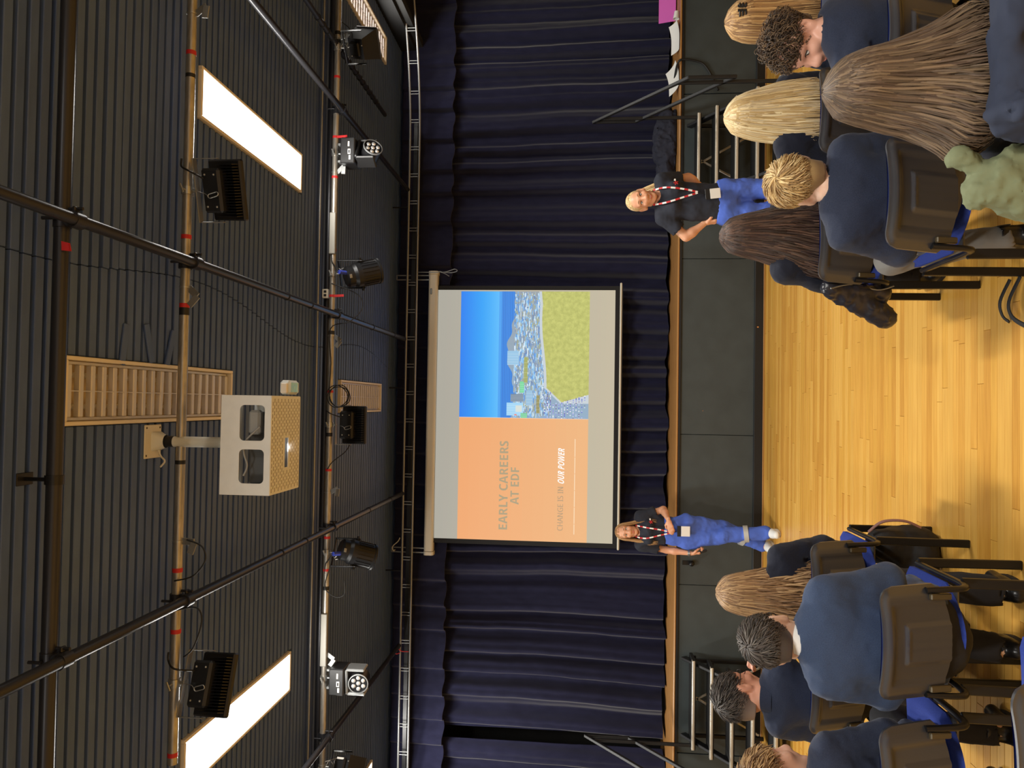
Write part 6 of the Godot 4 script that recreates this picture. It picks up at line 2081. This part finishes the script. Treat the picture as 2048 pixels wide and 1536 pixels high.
	J = {
		hip = Vector3(-0.005, 0.84, 0), belly = Vector3(-0.005, 1.02, 0.0), chest = Vector3(0.02, 1.2, -0.01), neck = Vector3(0.035, 1.315, -0.02), head = Vector3(0.012, 1.443, 0.02),
		shR = Vector3(-0.112, 1.27, -0.02), shL = Vector3(0.17, 1.28, -0.02), elR = Vector3(-0.265, 1.09, -0.03), elL = Vector3(0.215, 1.07, -0.1),
		wrR = Vector3(-0.165, 0.95, 0.0), wrL = Vector3(0.15, 0.96, -0.13), hdR = Vector3(0.12, -1, 0.1), hdL = Vector3(-0.9, -0.5, 0.1), hnR = Vector3(-1, 0, 0.2), hnL = Vector3(0, 0, -1), curl = 0.5,
		hpR = Vector3(-0.09, 0.8, 0), hpL = Vector3(0.085, 0.8, 0), knR = Vector3(-0.105, 0.46, 0.03), knL = Vector3(0.09, 0.46, 0.03), anR = Vector3(-0.115, 0.1, 0.0), anL = Vector3(0.1, 0.1, 0.0),
		ftR = Vector3(-0.15, 0, 1), ftL = Vector3(0.15, 0, 1), hb = Basis(Vector3.UP, -0.12) * Basis(Vector3.BACK, 0.16), w = 0.92, waist = 0.138, hems = 0.152, bust = 0.145,
	}
	t = body_mesh(J, o, tan_, false, 0.004, 0.97)
	face(t, o, rgb(204, 110, 104), rgb(150, 116, 78), rgb(80, 96, 110), 1.0)
	tshirt(J, o, shirt, 141, 0.835, 0.62)
	standing_trousers(J, o, blue, 142, 0.87)
	for s in ["R", "L"]: shoe(J, s, o, M.trainer, M.trainer, 0.25)
	lanyard(o, [[Vector3(-0.03, 1.35, 0.03), Vector3(-0.035, 1.26, 0.118), Vector3(0.0, 1.13, 0.14), Vector3(0.03, 1.03, 0.142)], [Vector3(0.085, 1.35, 0.03), Vector3(0.08, 1.26, 0.118), Vector3(0.06, 1.13, 0.14), Vector3(0.036, 1.03, 0.142)]], Vector3(0.025, 0.9, 0.142), 0.076, 0.092, 0.1)
	logo(o, Vector3(0.115, 1.19, 0.118), Basis(Vector3.UP, 0.3))
	var bl := [rgb(226, 196, 138), rgb(196, 160, 104), rgb(240, 216, 168), rgb(180, 142, 92)]
	short_hair(o, t, bl, 2200, 23, {len = 0.07, lift = 0.04, rad = 0.003, top = 1.2, hairline = 0.066, nape = -0.07, sweep = Vector3(0.1, -0.25, -1.0), fade = bl[1]})
	g = Geo.new()
	var rng := RandomNumberGenerator.new()
	rng.seed = 4
	for k in 70:
		g.col = lin(bl[k % 4]) * rng.randf_range(0.8, 1.15)
		var a := Vector3(rng.randf_range(-0.02, 0.02), rng.randf_range(-0.02, 0.02), 0)
		g.tube(curve([t * (Vector3(0.03, 0.03, -0.1) + a), t * (Vector3(0.06, 0.02, -0.13) + a), t * (Vector3(0.085, -0.08, -0.10) + a * 1.3), t * (Vector3(0.10, -0.17 - rng.randf() * 0.03, -0.03) + a * 1.4)], 4), PackedFloat32Array([.003, .003, .003, .003, .003, .003, .003, .003, .003, .0025, .002, .0015, .001]), 5)
	part("ponytail", g, M.hair, o)

# ---------------------------------------------------------------- coats, bags, papers
func blob(called: String, label: String, cat: String, at: Vector3, m: Material, build_it: Variant, cell := 0.01, soft := 0.015, amp := 0.012, freq := 9.0, sd := 1) -> Node3D:
	var o := thing(called, label, cat, at)
	var f := Field.new(cell, soft)
	(build_it as Callable).call(f)
	wrinkle(f, sd, amp, freq)
	var g := Geo.new()
	f.build(g)
	part("cloth" if cat == "coat" else "body", g, m, o)
	return o

func build_small() -> void:
	M.puffer = mat(rgb(40, 40, 48), 0.32)
	M.olive = mat(rgb(118, 124, 92), 0.85)
	M.drape = mat(rgb(40, 47, 66), 0.85)
	M.bag = mat(rgb(28, 26, 26), 0.7)
	var o := blob("puffer_coat", "black puffer coat hanging over the side of the dark-haired girl's chair", "coat", Vector3(0.53, 0.62, 4.30), M.puffer, func(f: Field) -> void:
		for k in 5:
			var t := k / 4.0
			f.cap(Vector3(0.03 - 0.10 * t, 0.06 - 0.24 * t, 0.1 - 0.08 * t), Vector3(0.02 - 0.10 * t, 0.03 - 0.24 * t, 0.09 - 0.08 * t), 0.042 + 0.012 * t, 0.044 + 0.012 * t)
		f.cap(Vector3(0.04, 0.1, 0.14), Vector3(0.035, -0.2, 0.02), 0.035, 0.04), 0.008, 0.008, 0.012, 14.0, 4)
	var g := Geo.new()
	g.tube(curve([Vector3(0.03, 0.1, 0.19), Vector3(0.06, -0.02, 0.12), Vector3(0.04, -0.15, 0.08), Vector3(0.06, -0.23, 0.07)]), 0.004, 6)
	part("zip", g, M.zinc, o)
	o = blob("olive_coat", "crumpled olive green coat bundled beside the girl with very long hair", "coat", Vector3(0.615, 0.73, 6.02), M.olive, func(f: Field) -> void:
		f.cap(Vector3(0.0, 0.045, 0.0), Vector3(-0.01, -0.12, 0.0), 0.072, 0.1)
		f.cap(Vector3(-0.01, -0.1, 0.0), Vector3(-0.01, -0.32, 0.0), 0.1, 0.09)
		f.cap(Vector3(0.05, -0.02, 0.02), Vector3(0.04, -0.16, 0.03), 0.055, 0.06)
		f.cap(Vector3(0.07, 0.125, 0.0), Vector3(0.06, 0.1, 0.0), 0.032, 0.034), 0.007, 0.01, 0.024, 8.0, 6)
	o = blob("rucksack", "black rucksack standing under the light brown haired girl's chair", "bag", Vector3(-0.69, 0.0, 3.93), M.bag, func(f: Field) -> void:
		f.cap(Vector3(-0.02, 0.12, 0), Vector3(-0.02, 0.26, 0.02), 0.12, 0.1, Vector3(1, 0, 0), 1.2)
		f.cap(Vector3(-0.1, 0.1, 0.05), Vector3(-0.1, 0.2, 0.05), 0.09, 0.07), 0.01, 0.015, 0.015, 8.0, 8)
	g = Geo.new()
	g.tube(curve([Vector3(0.04, 0.36, 0.04), Vector3(0.1, 0.3, 0.07), Vector3(0.11, 0.2, 0.09), Vector3(0.08, 0.12, 0.1)]), 0.012, 6, true, 0.4)
	part("strap", g, mat(rgb(150, 108, 98), 0.7), o)
	o = thing("bag_strap", "two loose ends of a black bag strap on the floor by the blond boy's chair", "strap", Vector3(0.45, 0.0, 4.75))
	g = Geo.new()
	g.tube(curve([Vector3(0.12, 0.03, 0.02), Vector3(0.02, 0.05, -0.03), Vector3(-0.05, 0.04, -0.02), Vector3(-0.1, 0.012, 0.05)]), 0.013, 6, true, 0.35)
	g.tube(curve([Vector3(0.12, 0.03, -0.06), Vector3(0.03, 0.05, -0.1), Vector3(-0.03, 0.03, -0.12), Vector3(-0.06, 0.012, -0.1)]), 0.013, 6, true, 0.35)
	part("strap", g, M.bag, o)
	o = blob("dark_heap", "dark heap of cloth on the stage edge behind a handrail", "cloth", Vector3(2.85, 0.90, -0.3), mat(rgb(34, 36, 50), 0.85), func(f: Field) -> void:
		f.cap(Vector3(-0.28, 0.09, 0), Vector3(-0.05, 0.1, 0), 0.1, 0.13)
		f.cap(Vector3(-0.05, 0.09, 0), Vector3(0.3, 0.08, 0.02), 0.14, 0.1)
		f.cap(Vector3(0.0, 0.15, -0.02), Vector3(0.16, 0.14, 0), 0.1, 0.08)
		f.planes.append([Vector3.DOWN, 0.0]), 0.012, 0.02, 0.05, 6.0, 12)
	o = blob("navy_jacket", "navy jacket draped over the chair back of the girl with very long hair", "coat", Vector3(0.95, 0.0, 5.79), M.drape, func(f: Field) -> void:
		f.cap(Vector3(-0.2, 0.81, 0.39), Vector3(0.2, 0.81, 0.39), 0.045, 0.045)
		for k in 5: f.cap(Vector3(-0.2 + 0.1 * k, 0.8, 0.42), Vector3(-0.21 + 0.105 * k, 0.52, 0.42), 0.04, 0.05)
		f.cap(Vector3(-0.22, 0.8, 0.36), Vector3(-0.25, 0.6, 0.34), 0.035, 0.04)
		f.cap(Vector3(0.22, 0.8, 0.36), Vector3(0.25, 0.6, 0.34), 0.035, 0.04), 0.011, 0.014, 0.03, 7.0, 15)
	# papers
	var P := [["white paper sheet curling on the stage edge nearest the handrail", Vector3(3.52, 0.905, -0.12), 0.3, 0.16], ["white paper sheet on the stage edge, nearest the pink card", Vector3(3.95, 0.905, -0.09), -0.1, 0.12]]
	for p in P:
		o = thing("paper_sheet", p[0], "paper", p[1], "papers on the stage edge")
		g = Geo.new()
		var rows := []; var rb := []
		for i in 9:
			var r := PackedVector3Array(); var q := PackedVector3Array()
			for j in 7:
				var a := Vector3((i / 8.0 - 0.5) * 0.3, 0.03 * pow(maxf(0, i / 8.0 - 0.4), 2.0) * 3.0, (j / 6.0 - 0.5) * 0.21)
				a.y += p[3] * 0.5 * pow(1.0 - j / 6.0, 2.0)
				a = Basis(Vector3.UP, p[2]) * a
				r.append(a); q.append(a - Vector3(0, 0.001, 0))
			rows.append(r); rb.append(q)
		g.grid(rows, false); g.grid(rb, true)
		part("sheet", g, M.paper, o)
	o = thing("pink_card", "pink card standing on the stage edge, cut by the frame", "card", Vector3(4.45, 0.897, -0.35))
	g = Geo.new()
	g.box(Vector3(0, 0.1, 0), Vector3(0.4, 0.19, 0.006), Basis(Vector3.RIGHT, -0.3), 0.002)
	g.box(Vector3(0.02, 0.08, -0.08), Vector3(0.06, 0.15, 0.005), Basis(Vector3.RIGHT, 0.35), 0.001)
	part("card", g, M.pink, o)
	o = thing("paper_cup", "small white cup lying on the stage edge beside the pink card", "cup", Vector3(4.18, 0.93, -0.06))
	g = Geo.new()
	g.lathe(PackedVector2Array([Vector2(0, -0.04), Vector2(0.024, -0.04), Vector2(0.033, 0.04), Vector2(0.031, 0.04), Vector2(0.022, -0.036)]), Transform3D(Basis(Vector3.BACK, 1.5), Vector3.ZERO), 16)
	part("cup", g, M.paper, o)
	o = thing("stage_cable", "black cable drooping over the stage front beside the handrail", "cable", Vector3(3.62, 0.9, 0.0))
	g = Geo.new()
	g.tube(curve([Vector3(-0.1, 0.03, -0.2), Vector3(0.0, 0.02, 0.03), Vector3(0.03, -0.05, 0.05), Vector3(0.0, -0.22, 0.03), Vector3(-0.08, -0.3, 0.02), Vector3(-0.2, -0.36, 0.02), Vector3(-0.3, -0.4, 0.04)]), 0.012, 8)
	part("cable", g, M.cable, o)
